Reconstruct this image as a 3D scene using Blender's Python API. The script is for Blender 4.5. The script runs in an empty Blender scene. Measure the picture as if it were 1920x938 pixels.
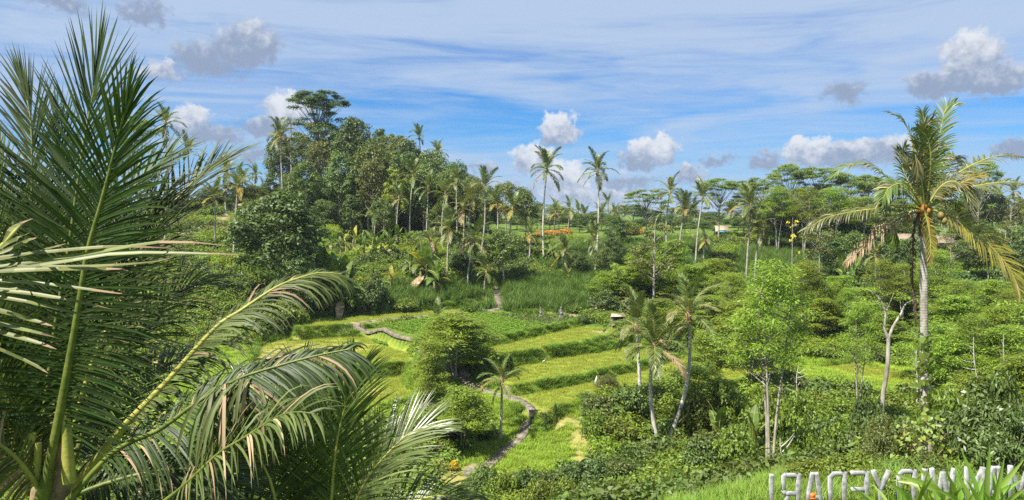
import bpy, math, random
import numpy as np
from mathutils import Vector, Matrix

# ------------------------------------------------------------------ camera, sky, sun, exposure
SC = bpy.context.scene
COL = SC.collection
F_PX, CX, CY, HORIZON = 1450.0, 960.0, 469.0, 400.0     # photograph pixels (1920 x 938)
CAM_Z = 24.0
PITCH = math.atan((CY - HORIZON) / F_PX)
SUN_EL, SUN_AZ = math.radians(57), math.radians(-128)    # azimuth from +Y towards +X: left, behind the camera
SUN_DIR = Vector((math.sin(SUN_AZ) * math.cos(SUN_EL), math.cos(SUN_AZ) * math.cos(SUN_EL), math.sin(SUN_EL)))

cam_data = bpy.data.cameras.new('camera')
cam = bpy.data.objects.new('camera', cam_data)
COL.objects.link(cam)
cam.location = (0, 0, CAM_Z)
cam.rotation_euler = (math.pi / 2 - PITCH, 0, 0)
cam_data.sensor_width = 36.0
cam_data.lens = 36.0 * F_PX / 1920.0
cam_data.clip_start = 0.1
cam_data.clip_end = 9000.0
SC.camera = cam

SC.view_settings.view_transform = 'Standard'
SC.view_settings.look = 'None'
SC.view_settings.exposure = 1.25
SC.view_settings.gamma = 1.0
SC.view_settings.use_curve_mapping = False
SC.render.engine = 'CYCLES'
SC.cycles.max_bounces = 9
SC.cycles.diffuse_bounces = 6
SC.cycles.glossy_bounces = 2
SC.cycles.transmission_bounces = 6
SC.cycles.transparent_max_bounces = 4
SC.cycles.volume_bounces = 0
SC.cycles.sample_clamp_indirect = 6.0
SC.cycles.use_denoising = False

def ray(px, py):
    u, v = (px - CX) / F_PX, (CY - py) / F_PX
    c, s = math.cos(PITCH), math.sin(PITCH)
    return np.array((u, c + v * s, -s + v * c))

def P(px, py, d):
    """point on the pixel's ray at distance d along +Y"""
    r = ray(px, py)
    return np.array((0, 0, CAM_Z)) + r * (d / r[1])

def to_plane(px, py, zrel):
    r = ray(px, py)
    return np.array((0, 0, CAM_Z)) + r * (zrel / r[2])

# ---- node helper
class NT:
    def __init__(self, tree):
        self.t = tree; self.n = tree.nodes; self.l = tree.links
    def put(self, sock, v):
        if v is None: return
        if hasattr(v, 'is_linked'): self.l.new(v, sock)
        else:
            try: sock.default_value = v
            except Exception: sock.default_value = tuple(v) + (1.0,)
    def node(self, kind, ins=None, **kw):
        nd = self.n.new(kind)
        for k, v in kw.items(): setattr(nd, k, v)
        for k, v in (ins or {}).items(): self.put(nd.inputs[k], v)
        return nd
    def m(self, op, a, b=None, c=None, clamp=False):
        nd = self.n.new('ShaderNodeMath'); nd.operation = op; nd.use_clamp = clamp
        self.put(nd.inputs[0], a); self.put(nd.inputs[1], b); self.put(nd.inputs[2], c)
        return nd.outputs[0]
    def vm(self, op, a, b=None):
        nd = self.n.new('ShaderNodeVectorMath'); nd.operation = op
        self.put(nd.inputs[0], a)
        if b is not None: self.put(nd.inputs[1], b)
        return nd.outputs['Value'] if op in ('LENGTH', 'DOT_PRODUCT', 'DISTANCE') else nd.outputs['Vector']
    def mix(self, f, a, b, kind='RGBA', blend='MIX'):
        nd = self.n.new('ShaderNodeMix'); nd.data_type = kind
        if kind == 'RGBA':
            nd.blend_type = blend
            self.put(nd.inputs[0], f); self.put(nd.inputs[6], a); self.put(nd.inputs[7], b); return nd.outputs[2]
        self.put(nd.inputs[0], f); self.put(nd.inputs[2], a); self.put(nd.inputs[3], b); return nd.outputs[0]
    def step(self, x, lo, hi, a=0.0, b=1.0):
        nd = self.n.new('ShaderNodeMapRange'); nd.interpolation_type = 'SMOOTHSTEP'
        for k, v in zip(range(5), (x, lo, hi, a, b)): self.put(nd.inputs[k], v)
        return nd.outputs[0]
    def noise(self, vec, scale, detail=4.0, rough=0.5, out='Fac', dist=0.0):
        nd = self.n.new('ShaderNodeTexNoise')
        self.put(nd.inputs['Vector'], vec); self.put(nd.inputs['Scale'], scale)
        self.put(nd.inputs['Detail'], detail); self.put(nd.inputs['Roughness'], rough); self.put(nd.inputs['Distortion'], dist)
        return nd.outputs[0 if out == 'Fac' else 1]

def build_world():
    w = bpy.data.worlds.new('World'); SC.world = w; w.use_nodes = True
    T = NT(w.node_tree); T.n.clear()
    sky = T.node('ShaderNodeTexSky', sky_type='NISHITA', sun_disc=False)
    sky.sun_elevation = SUN_EL; sky.sun_rotation = SUN_AZ
    sky.altitude = 500.0; sky.air_density = 1.0; sky.dust_density = 0.35; sky.ozone_density = 2.2
    geo = T.node('ShaderNodeTexCoord').outputs['Generated']
    d = T.vm('NORMALIZE', geo)
    sep = T.node('ShaderNodeSeparateXYZ', {0: d})
    az = T.m('ARCTAN2', sep.outputs[0], sep.outputs[1])
    el = T.m('ARCSINE', sep.outputs[2])
    K = 0.115                                        # background strength
    def c(r, g, b):                                  # colour as it should reach the film
        k = 1.0 / (K * 2 ** SC.view_settings.exposure)
        return (r * k, g * k, b * k, 1.0)
    # blue of the clear air, a little deeper than the plain model
    blue = T.mix(1.0, sky.outputs[0], (0.119, 0.30, 0.50, 1), blend='MULTIPLY')
    # high thin cloud: streaks that follow the horizon
    cv = T.node('ShaderNodeCombineXYZ', {0: T.m('MULTIPLY_ADD', el, 0.9, az), 1: T.m('MULTIPLY', el, 9.5), 2: 0.3}).outputs[0]
    warp = T.noise(cv, 2.2, 3, 0.5, 'Color')
    cvw = T.vm('ADD', cv, T.vm('MULTIPLY', T.vm('SUBTRACT', warp, (0.5, 0.5, 0.5)), (0.5, 0.35, 0.0)))
    n1 = T.noise(cvw, 2.1, 7, 0.55)
    n2 = T.noise(cvw, 6.0, 7, 0.66)
    n = T.m('MULTIPLY_ADD', n2, 0.50, T.m('MULTIPLY', n1, 0.80))
    hi = T.step(el, 0.08, 0.27, -0.03, 0.19)         # the veil thickens upwards
    lo = T.step(el, 0.0, 0.075, 0.10, 0.0)
    ci = T.step(T.m('ADD', n, T.m('ADD', hi, lo)), 0.46, 0.88)
    col = T.mix(T.m('MULTIPLY', ci, 0.92), blue, c(0.50, 0.63, 0.83))
    # haze of distant air just above the ground
    col = T.mix(T.step(el, -0.02, 0.11, 0.78, 0.0), col, c(0.40, 0.57, 0.83))
    # heaped clouds
    pv = T.node('ShaderNodeCombineXYZ', {0: az, 1: el, 2: 0.0}).outputs[0]
    w1 = T.vm('SUBTRACT', T.noise(pv, 24.0, 2, 0.5, 'Color'), (0.5, 0.5, 0.5))
    w2 = T.vm('SUBTRACT', T.noise(pv, 85.0, 6, 0.62, 'Color'), (0.5, 0.5, 0.5))
    pw = T.vm('ADD', pv, T.vm('ADD', T.vm('MULTIPLY', w1, (0.035, 0.025, 0)), T.vm('MULTIPLY', w2, (0.036, 0.030, 0))))
    blobs = [  # px, py, rx, ry, opacity, whiteness
        (1046, 240, 42, 38, 1.0, .95), (1000, 296, 44, 34, .9, 1.0), (1062, 332, 66, 40, .85, 1.05), (1100, 366, 120, 26, .65, .75),
        (1228, 278, 52, 34, 1.0, 1.0), (1196, 302, 40, 24, .9, .6), (1294, 328, 34, 22, .8, .6), (1340, 300, 50, 16, .45, .3),
        (1516, 284, 48, 30, .95, .95), (1600, 290, 80, 30, .8, .7), (1680, 276, 52, 26, .8, .8), (1430, 300, 50, 22, .55, .35),
        (1822, 108, 52, 56, 1.0, .85), (1772, 156, 66, 28, .9, .5), (1858, 152, 54, 34, .9, .55), (1588, 172, 52, 26, .5, .35),
        (1912, 278, 50, 22, .6, .4), (462, 84, 72, 46, .8, .52), (385, 114, 84, 42, .65, .36), (305, 132, 44, 28, .6, .85),
        (540, 208, 52, 40, .95, .95), (500, 235, 60, 24, .8, .55), (352, 228, 46, 32, .9, .9), (400, 254, 60, 24, .75, .4),
        (270, 22, 60, 24, .55, .3), (112, 10, 60, 20, .5, .3), (478, 292, 46, 22, .5, .35), (900, 316, 40, 18, .6, .55),
        (940, 360, 90, 24, .55, .5), (1180, 345, 90, 22, .5, .5)]
    A = []
    for (px, py, rx, ry, op, wh) in blobs:
        r = ray(px, py); r = r / np.linalg.norm(r)
        A.append((math.atan2(r[0], r[1]), math.asin(r[2]), rx / F_PX, ry / F_PX, op, wh))
    rg = random.Random(5)
    for i in range(16):                               # the rest of the sky carries the same clouds
        a = rg.uniform(0.75, 2 * math.pi - 0.75)
        a = a if a < math.pi else a - 2 * math.pi
        A.append((a, rg.uniform(0.03, 0.3), rg.uniform(.03, .08), rg.uniform(.02, .04), rg.uniform(.6, 1), rg.uniform(.4, 1)))
    best = sh = None
    for (a, e, ra, re, op, wh) in A:
        q = T.vm('MULTIPLY', T.vm('SUBTRACT', pw, (a, e, 0)), (1 / ra, 1 / re, 0))
        f = T.m('MULTIPLY', T.m('SUBTRACT', 1.15, T.vm('LENGTH', q)), op)
        qy = T.node('ShaderNodeSeparateXYZ', {0: q}).outputs[1]
        v = T.m('MULTIPLY_ADD', qy, 0.55, wh - 0.44)
        if best is None: best, sh = f, v
        else:
            g = T.m('GREATER_THAN', f, best)
            sh = T.mix(T.step(T.m('SUBTRACT', f, best), -0.12, 0.12), sh, v, 'FLOAT')
            best = T.m('MAXIMUM', f, best)
    detail = T.noise(pv, 60.0, 7, 0.6)
    dens = T.step(T.m('ADD', best, T.m('MULTIPLY_ADD', detail, 0.55, -0.275)), 0.12, 0.46)
    lit = T.step(T.m('ADD', sh, T.m('MULTIPLY_ADD', detail, 1.5, -0.72)), 0.0, 1.0)
    cc = T.mix(lit, c(0.30, 0.38, 0.54), c(0.82, 0.85, 0.90))
    col = T.mix(T.m('MULTIPLY', dens, 0.94), col, cc)
    bg = T.node('ShaderNodeBackground', {'Color': col, 'Strength': K})
    out = T.node('ShaderNodeOutputWorld')
    T.l.new(bg.outputs[0], out.inputs[0])
    w.cycles.sampling_method = 'MANUAL'; w.cycles.sample_map_resolution = 512
build_world()

sun_data = bpy.data.lights.new('sun', 'SUN')
sun_data.energy = 4.8; sun_data.angle = math.radians(0.53); sun_data.color = (1.0, 0.955, 0.87)
sun = bpy.data.objects.new('sun', sun_data)
COL.objects.link(sun)
sun.rotation_euler = SUN_DIR.to_track_quat('Z', 'Y').to_euler()
sun.location = (0, 0, 200)

# ------------------------------------------------------------------ helpers
def tag(o, label=None, cat=None, group=None, kind=None):
    if label: o['label'] = label
    if cat: o['category'] = cat
    if group: o['group'] = group
    if kind: o['kind'] = kind
    return o

def make_mesh(name, V, Q=None, T=None, mats=(), mi=None, smooth=False):
    me = bpy.data.meshes.new(name)
    V = np.asarray(V, np.float32).reshape(-1, 3)
    Q = np.zeros((0, 4), np.int32) if Q is None else np.asarray(Q, np.int32).reshape(-1, 4)
    T = np.zeros((0, 3), np.int32) if T is None else np.asarray(T, np.int32).reshape(-1, 3)
    me.vertices.add(len(V)); me.vertices.foreach_set('co', V.ravel())
    loops = np.concatenate((Q.ravel(), T.ravel()))
    me.loops.add(len(loops)); me.loops.foreach_set('vertex_index', loops)
    starts = np.concatenate((np.arange(len(Q)) * 4, len(Q) * 4 + np.arange(len(T)) * 3)).astype(np.int32)
    me.polygons.add(len(starts)); me.polygons.foreach_set('loop_start', starts)
    if mi is not None: me.polygons.foreach_set('material_index', np.asarray(mi, np.int32))
    if smooth: me.polygons.foreach_set('use_smooth', np.ones(len(starts), bool))
    for m in mats: me.materials.append(m)
    me.update(calc_edges=True)
    return me

class Geo:
    def __init__(self): self.V, self.Q, self.M, self.n = [], [], [], 0
    def add(self, V, Q, m=0):
        V = np.asarray(V, float).reshape(-1, 3); Q = np.asarray(Q, int).reshape(-1, 4)
        self.V.append(V); self.Q.append(Q + self.n); self.M.append(np.full(len(Q), m)); self.n += len(V)
    def mesh(self, name, mats, smooth=False):
        return make_mesh(name, np.concatenate(self.V), np.concatenate(self.Q), None, mats, np.concatenate(self.M), smooth)
    def tube(self, path, rad, sides=6, m=0, cap=True):
        path = np.asarray(path, float); k = len(path); rad = np.broadcast_to(np.asarray(rad, float), (k,))
        tan = np.gradient(path, axis=0); tan /= np.linalg.norm(tan, axis=1)[:, None] + 1e-9
        ref = np.array((0.31, 0.95, 0.05)) if abs(tan[0][2]) > .8 else np.array((0, 0, 1.0))
        a = np.cross(tan, ref); a /= np.linalg.norm(a, axis=1)[:, None] + 1e-9
        b = np.cross(tan, a)
        th = np.arange(sides) * 2 * math.pi / sides
        V = (path[:, None] + rad[:, None, None] * (np.cos(th)[None, :, None] * a[:, None] + np.sin(th)[None, :, None] * b[:, None])).reshape(-1, 3)
        i = np.arange(k - 1)[:, None] * sides; j = np.arange(sides)[None]
        Q = np.stack((i + j, i + (j + 1) % sides, i + sides + (j + 1) % sides, i + sides + j), -1).reshape(-1, 4)
        self.add(V, Q, m)
        if cap and sides >= 4:
            for o in (0, (k - 1) * sides):
                ring = V[o:o + sides]; cV = np.vstack((ring, ring.mean(0)))
                cq = [(s, (s + 1) % sides, sides, sides) for s in range(sides)]
                # fan as degenerate-free quads: pair up neighbours
                cq = [(s, (s + 1) % sides, (s + 2) % sides, sides) for s in range(0, sides - 1, 2)]
                self.add(cV, cq, m)
    def box(self, c, s, m=0, R=None):
        c = np.asarray(c, float); s = np.asarray(s, float) / 2
        V = np.array([(x, y, z) for x in (-1, 1) for y in (-1, 1) for z in (-1, 1)]) * s
        if R is not None: V = V @ np.asarray(R).T
        self.add(V + c, [(0, 1, 3, 2), (4, 6, 7, 5), (0, 4, 5, 1), (2, 3, 7, 6), (0, 2, 6, 4), (1, 5, 7, 3)], m)

def nrm(v): return v / (np.linalg.norm(v, axis=-1, keepdims=True) + 1e-9)

def leaf_quads(g, pos, axis, normal, L, W, fold=0.18, m=0):
    """folded diamond leaves, one island each"""
    axis = nrm(axis); side = nrm(np.cross(axis, normal)); up = np.cross(side, axis)
    L = np.broadcast_to(L, (len(pos),))[:, None]; W = np.broadcast_to(W, (len(pos),))[:, None]
    mid = pos + axis * L * 0.45 + up * W * fold
    V = np.stack((pos, mid + side * W * .5, pos + axis * L - up * L * .08, mid - side * W * .5), 1).reshape(-1, 3)
    g.add(V, np.arange(len(V)).reshape(-1, 4), m)

def mesh_obj(name, me, parent=None, loc=None):
    o = bpy.data.objects.new(name, me); COL.objects.link(o)
    if parent is not None: o.parent = parent
    if loc is not None: o.location = loc
    return o

def empty(name, loc, label, cat, group=None, rz=0.0, scale=(1, 1, 1)):
    o = bpy.data.objects.new(name, None); COL.objects.link(o)
    o.empty_display_size = 0.3
    o.location = loc; o.rotation_euler = (0, 0, rz); o.scale = scale
    return tag(o, label, cat, group)

def spline(pts, n):
    """Catmull-Rom through pts, n samples evenly along the length"""
    p = np.asarray(pts, float)
    p = np.vstack((2 * p[0] - p[1], p, 2 * p[-1] - p[-2]))
    out = []
    for i in range(1, len(p) - 2):
        t = np.linspace(0, 1, 16, endpoint=False)[:, None]
        a, b, c, d = p[i - 1], p[i], p[i + 1], p[i + 2]
        out.append(0.5 * (2 * b + (c - a) * t + (2 * a - 5 * b + 4 * c - d) * t ** 2 + (3 * b - a - 3 * c + d) * t ** 3))
    out = np.vstack(out + [p[-2][None]])
    s = np.concatenate(([0], np.cumsum(np.linalg.norm(np.diff(out, axis=0), axis=1))))
    q = np.linspace(0, s[-1], n)
    return np.stack([np.interp(q, s, out[:, k]) for k in range(3)], 1)

# ------------------------------------------------------------------ materials
def new_mat(name):
    m = bpy.data.materials.new(name); m.use_nodes = True
    T = NT(m.node_tree); T.n.clear()
    return m, T

def finish(T, shader, bump=None):
    o = T.node('ShaderNodeOutputMaterial'); T.l.new(shader, o.inputs[0])

LEAF = {}
def leaf_mat(name, col, col2=None, trans=0.32, rough=0.5, spec=0.35, var=0.35, hue=0.035, patch=0.0, gain=1.55):
    """leaf tissue: colour differs from leaf to leaf and from plant to plant, light passes through"""
    k = gain
    col = (col[0] * k * 1.10, col[1] * k, col[2] * k); col2 = col if col2 is None else (col2[0] * k * 1.10, col2[1] * k, col2[2] * k)
    m, T = new_mat(name)
    isl = T.node('ShaderNodeNewGeometry').outputs['Random Per Island']
    rnd = T.node('ShaderNodeObjectInfo').outputs['Random']
    base = T.mix(isl, tuple(col) + (1,), tuple(col2 or col) + (1,))
    pos = T.node('ShaderNodeTexCoord').outputs['Object']
    n = T.noise(pos, 0.8 if not patch else patch, 3, 0.6)
    val = T.m('ADD', 1 - var * 1.05, T.m('ADD', T.m('MULTIPLY', isl, var * 0.9), T.m('ADD', T.m('MULTIPLY', rnd, var * 0.55), T.m('MULTIPLY', n, var * 0.7))))
    hs = T.node('ShaderNodeHueSaturation', {'Hue': T.m('ADD', 0.5 - hue, T.m('MULTIPLY', T.m('ADD', rnd, isl), hue)), 'Saturation': 1.0, 'Value': val, 'Color': base})
    p = T.node('ShaderNodeBsdfPrincipled', {'Base Color': hs.outputs[0], 'Roughness': rough, 'Specular IOR Level': spec})
    tc = T.mix(1.0, hs.outputs[0], (1.5, 1.55, 0.6, 1), blend='MULTIPLY')
    tr = T.node('ShaderNodeBsdfTranslucent', {'Color': tc})
    mx = T.node('ShaderNodeMixShader', {0: trans, 1: p.outputs[0], 2: tr.outputs[0]})
    finish(T, mx.outputs[0]); LEAF[name] = m
    return m

def bark_mat(name, c1, c2, scale=6.0, rings=0.0, rough=0.85):
    m, T = new_mat(name)
    pos = T.node('ShaderNodeTexCoord').outputs['Object']
    st = T.vm('MULTIPLY', pos, (1, 1, 0.35))
    n = T.noise(st, scale, 5, 0.65)
    n2 = T.noise(pos, scale * .22, 3, 0.6)
    f = T.step(T.m('MULTIPLY_ADD', n2, 0.6, T.m('MULTIPLY', n, 0.5)), 0.38, 0.72)
    h = n
    if rings:
        z = T.node('ShaderNodeSeparateXYZ', {0: pos}).outputs[2]
        wv = T.m('SINE', T.m('ADD', T.m('MULTIPLY', z, rings), T.m('MULTIPLY', n, 2.5)))
        f = T.m('MULTIPLY', f, T.step(wv, -1.0, -0.2, 0.88, 1.0)); h = T.m('MULTIPLY_ADD', wv, 0.3, n)
    col = T.mix(f, tuple(c1) + (1,), tuple(c2) + (1,))
    bp = T.node('ShaderNodeBump', {'Strength': 0.3 if rings else 0.6, 'Distance': 0.02, 'Height': h})
    p = T.node('ShaderNodeBsdfPrincipled', {'Base Color': col, 'Roughness': rough, 'Normal': bp.outputs[0], 'Specular IOR Level': 0.2})
    finish(T, p.outputs[0]); return m

def plain_mat(name, c1, c2, scale=8.0, rough=0.8, bump=0.3, spec=0.3):
    m, T = new_mat(name)
    pos = T.node('ShaderNodeTexCoord').outputs['Object']
    n = T.noise(pos, scale, 6, 0.65); n2 = T.noise(pos, scale * .2, 3, .6)
    f = T.step(T.m('MULTIPLY_ADD', n, 0.55, T.m('MULTIPLY', n2, 0.45)), 0.35, 0.65)
    bp = T.node('ShaderNodeBump', {'Strength': bump, 'Distance': 0.02, 'Height': n})
    p = T.node('ShaderNodeBsdfPrincipled', {'Base Color': T.mix(f, tuple(c1) + (1,), tuple(c2) + (1,)), 'Roughness': rough, 'Normal': bp.outputs[0], 'Specular IOR Level': spec})
    finish(T, p.outputs[0]); return m

M_PALM = leaf_mat('palm_leaf', (.062, .105, .022), (.10, .135, .030), trans=.24, rough=.42, spec=.5, var=.4, gain=1.25)
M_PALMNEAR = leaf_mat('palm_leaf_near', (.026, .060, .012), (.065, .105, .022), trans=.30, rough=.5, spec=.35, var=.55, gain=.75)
M_PALMPALE = leaf_mat('palm_leaf_pale', (.15, .19, .055), (.20, .215, .085), trans=.22, rough=.45, spec=.4, var=.4, gain=.95)
M_PALMYEL = leaf_mat('palm_leaf_yellow', (.24, .22, .045), (.34, .28, .05), trans=.3, rough=.45, var=.3, gain=1.0)
M_PALMDRY = leaf_mat('palm_leaf_dry', (.22, .16, .09), (.34, .27, .17), trans=.12, rough=.7, spec=.2, var=.4, hue=.01, gain=.9)
M_RACHIS = plain_mat('frond_rib', (.22, .24, .05), (.36, .33, .07), 14, .5)
M_RACHISDK = plain_mat('frond_rib_green', (.07, .10, .02), (.16, .18, .035), 14, .45)
M_BROAD = leaf_mat('broad_leaf_dark', (.030, .062, .014), (.060, .095, .022), trans=.22, var=.5)
M_BROAD2 = leaf_mat('broad_leaf_mid', (.055, .095, .020), (.095, .135, .030), trans=.28, var=.55, gain=1.25)
M_BROAD3 = leaf_mat('broad_leaf_olive', (.085, .115, .028), (.12, .145, .036), trans=.28, var=.5, gain=1.05)
M_LIGHT = leaf_mat('broad_leaf_light', (.11, .155, .022), (.17, .21, .035), trans=.34, var=.45)
M_FEATH = leaf_mat('feather_leaf', (.085, .138, .016), (.150, .20, .026), trans=.42, var=.6, gain=1.5)
M_FEATHDK = leaf_mat('feather_leaf_dark', (.070, .120, .032), (.115, .165, .046), trans=.36, var=.45)
M_BANANA = leaf_mat('banana_leaf', (.060, .125, .020), (.11, .17, .032), trans=.34, rough=.5, spec=.25, var=.4, gain=.95)
M_BANYEL = leaf_mat('banana_leaf_yellow', (.20, .20, .03), (.28, .26, .05), trans=.34, rough=.5, var=.35, gain=1.0)
M_GRASS = leaf_mat('field_grass', (.165, .230, .026), (.255, .290, .045), trans=.3, rough=.6, spec=.2, var=.4, hue=.025, gain=1.12)
M_GRASS2 = leaf_mat('bank_grass', (.075, .150, .018), (.14, .215, .028), trans=.3, rough=.55, spec=.25, var=.45, gain=1.35)
M_TALL = leaf_mat('tall_grass', (.060, .125, .022), (.110, .175, .034), trans=.3, rough=.55, spec=.25, var=.5, gain=1.1)
M_WEED = leaf_mat('weed_leaf', (.075, .135, .016), (.145, .195, .026), trans=.32, var=.65, gain=1.15)
M_CROP = leaf_mat('crop_leaf', (.100, .205, .018), (.155, .255, .028), trans=.32, var=.3, hue=.02, gain=1.1)
M_MARI = leaf_mat('marigold_petal', (.42, .24, .03), (.48, .30, .05), trans=.2, rough=.7, var=.3, hue=.01, gain=.75)
M_CROTON = leaf_mat('croton_leaf', (.42, .31, .01), (.50, .40, .02), trans=.3, rough=.45, var=.3, hue=.012, gain=1)
M_HEART = leaf_mat('vine_leaf', (.09, .165, .045), (.18, .24, .05), trans=.3, rough=.42, spec=.4, var=.5, gain=1.0)
M_STRAP = leaf_mat('strap_leaf', (.085, .17, .025), (.16, .24, .045), trans=.34, rough=.38, spec=.5, var=.4)
M_FLOWER = leaf_mat('yellow_flower', (.50, .46, .03), (.60, .54, .06), trans=.3, var=.2, hue=.01, gain=1)
B_PALM = bark_mat('palm_bark', (.20, .175, .14), (.46, .43, .375), 9, rings=60)
B_PALMW = bark_mat('pale_palm_bark', (.30, .27, .22), (.60, .57, .50), 9, rings=60)
B_PALE = bark_mat('pale_bark', (.18, .155, .115), (.42, .385, .32), 5)
B_BROWN = bark_mat('brown_bark', (.10, .075, .05), (.26, .21, .15), 6)
B_FIBRE = bark_mat('palm_fibre', (.12, .075, .04), (.36, .26, .16), 18)
M_NUT = plain_mat('coconut_husk', (.14, .11, .03), (.24, .18, .06), 6, .55)
M_NUTO = plain_mat('orange_coconut', (.28, .11, .015), (.36, .16, .025), 6, .6)
# ------------------------------------------------------------------ terrain
CP = []
def ctl(px, py, d): CP.append(tuple(P(px, py, d)))
def ctz(x, y, zrel): CP.append((x, y, CAM_Z + zrel))
for a in [(0, -30, 2), (-60, -20, 3), (60, -20, 3), (0, -3, -1.9), (-8, -2, -2.2), (8, -2, -2.2), (-25, 5, -3), (25, 5, -4), (-4, 7, -6.3), (-2.7, 9.5, -7.6), (-12, 10, -6.5), (4, 8, -6.2),
          (12, 11, -7.2), (0, 16, -9.8), (-12, 18, -10), (9, 18, -8.7), (7.5, 23, -9.1), (15, 23, -9.0), (23, 24, -9), (15.5, 30, -9.6), (25, 32, -9.8), (8, 30, -11.5),
          (10, 40, -15.2), (20, 40, -14.2), (30, 42, -14), (13, 52, -18.4), (25, 55, -18.4), (38, 58, -18.2), (55, 60, -16), (0, 28, -13.4), (0, 40, -17.2), (0, 50, -19.8),
          (-14, 30, -14), (-14, 45, -18.6), (-26, 40, -16), (-45, 40, -12), (-45, 20, -6), (45, 30, -9), (70, 50, -12),
          (12, 62, -19.6), (25, 66, -18.6), (40, 70, -17.6), (60, 75, -16.5),
          (-31, 140, -2.0), (-46, 150, -1), (-28, 165, 1.5), (-43, 182, 9.5), (-55, 175, 5), (-70, 160, 1), (-62, 190, -1.5), (-36, 172, 7.0), (-20, 178, 2.5), (-8, 172, -4.5), (-28, 200, 4), (-45, 215, 4), (-20, 230, -3),
          (0, 200, -5), (0, 260, -4), (60, 200, -4.5), (60, 280, -3.5), (-90, 260, -3), (140, 220, -2), (140, 300, -2), (0, 400, -4), (150, 450, -4), (-150, 450, -4), (-120, 160, 0), (-110, 100, -4), (-90, 60, -7),
          (-300, 600, -3), (300, 600, -3), (0, 900, -4), (-600, 300, -3), (600, 300, -3), (-400, 0, 0), (400, 0, -2), (0, -400, 5), (0, 2600, -5), (2600, 500, -5), (-2600, 500, -5), (0, -2600, 0)]: ctz(*a)
for a in [(900, 905, 56), (945, 850, 61), (985, 815, 64.5), (1003, 785, 67), (985, 758, 70), (945, 744, 72), (870, 718, 75.5), (835, 690, 79.5), (800, 665, 84),
          (1080, 830, 61.5), (1000, 860, 59), (860, 860, 59), (760, 800, 64), (330, 760, 65), (230, 860, 50), (400, 650, 84), (380, 560, 100), (350, 480, 115), (430, 420, 140), (450, 540, 104),
          (620, 472, 134), (700, 468, 136), (560, 570, 106), (640, 560, 112), (750, 540, 117), (860, 545, 117), (1000, 535, 119), (935, 575, 110), (932, 545, 114), (1025, 492, 131), (1110, 490, 132), (1100, 470, 147),
          (960, 442, 186), (1100, 440, 186), (1200, 445, 180), (700, 430, 146), (800, 440, 146), (880, 455, 142),
          (1400, 600, 104), (1300, 565, 117), (1200, 560, 116), (1130, 545, 117), (1430, 470, 150), (1310, 500, 138), (1560, 520, 130), (1800, 500, 142), (1850, 425, 215), (1740, 590, 110), (1900, 590, 112),
          (1600, 445, 178), (1350, 436, 180), (1500, 640, 92), (1850, 680, 88), (1250, 640, 92), (1500, 430, 190), (1240, 480, 140)]: ctl(*a)
TERR = [  # name, relative height, outline in pixels (unprojected to that level)
    ('A', -14.0, [(692, 617), (800, 597), (930, 588), (1090, 594), (1084, 600), (1000, 618), (920, 635), (850, 645), (775, 640)]),
    ('B', -14.8, [(890, 657), (1000, 632), (1085, 613), (1145, 617), (1160, 626), (1050, 648), (940, 666), (890, 672)]),
    ('C', -16.1, [(925, 693), (1000, 681), (1126, 660), (1200, 645), (1232, 660), (1191, 681), (1080, 703), (964, 726), (935, 722)]),
    ('D', -16.9, [(965, 742), (1060, 727), (1191, 697), (1290, 668), (1330, 676), (1200, 722), (1080, 752), (1010, 775), (968, 762)]),
    ('E', -17.3, [(1290, 706), (1330, 690), (1450, 684), (1462, 694), (1340, 722), (1295, 726)]),
    ('F', -17.0, [(1530, 690), (1600, 680), (1720, 703), (1726, 722), (1620, 712)]),
    ('L', -15.6, [(465, 690), (490, 645), (560, 632), (690, 632), (775, 660), (762, 688), (650, 694)]),
    ('M', -16.8, [(630, 714), (762, 704), (770, 745), (690, 762), (630, 752)]),
    ('U', -14.2, [(555, 617), (560, 600), (660, 594), (900, 577), (925, 583), (800, 592), (660, 608)]),
    ('V', -6.9, [(640, 478), (650, 466), (740, 464), (745, 474)]),
]
TP = []
for nme, z, poly in TERR:
    p = np.array([to_plane(a, b, z) for a, b in poly])
    TP.append((nme, CAM_Z + z, p[:, :2]))
    CP += [tuple(v) for v in p[::1]] + [tuple(p.mean(0))]
CP = np.array(CP)
_keep = []
for i, c in enumerate(CP):
    if all(np.hypot(*(c[:2] - CP[j][:2])) > 1.6 for j in _keep): _keep.append(i)
CP = CP[_keep]
def _phi(r): return np.sqrt(r * r + 36.0)
_n = len(CP)
_A = np.zeros((_n + 3, _n + 3))
_r = np.linalg.norm(CP[:, None, :2] - CP[None, :, :2], axis=2)
_A[:_n, :_n] = _phi(_r) - np.eye(_n) * 1.2
_A[:_n, _n:] = np.c_[np.ones(_n), CP[:, :2]]; _A[_n:, :_n] = _A[:_n, _n:].T
_w = np.linalg.solve(_A, np.r_[CP[:, 2], 0, 0, 0])

def poly_sd(x, y, poly):
    """signed distance, positive inside"""
    d = np.full(x.shape, 1e9); ins = np.zeros(x.shape, bool); n = len(poly)
    for i in range(n):
        a, b = poly[i], poly[(i + 1) % n]; e = b - a
        t = np.clip(((x - a[0]) * e[0] + (y - a[1]) * e[1]) / (e @ e), 0, 1)
        d = np.minimum(d, np.hypot(x - a[0] - t * e[0], y - a[1] - t * e[1]))
        c = ((a[1] > y) != (b[1] > y)) & (x < (b[0] - a[0]) * (y - a[1]) / (b[1] - a[1] + 1e-12) + a[0])
        ins ^= c
    return np.where(ins, d, -d)

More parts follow.
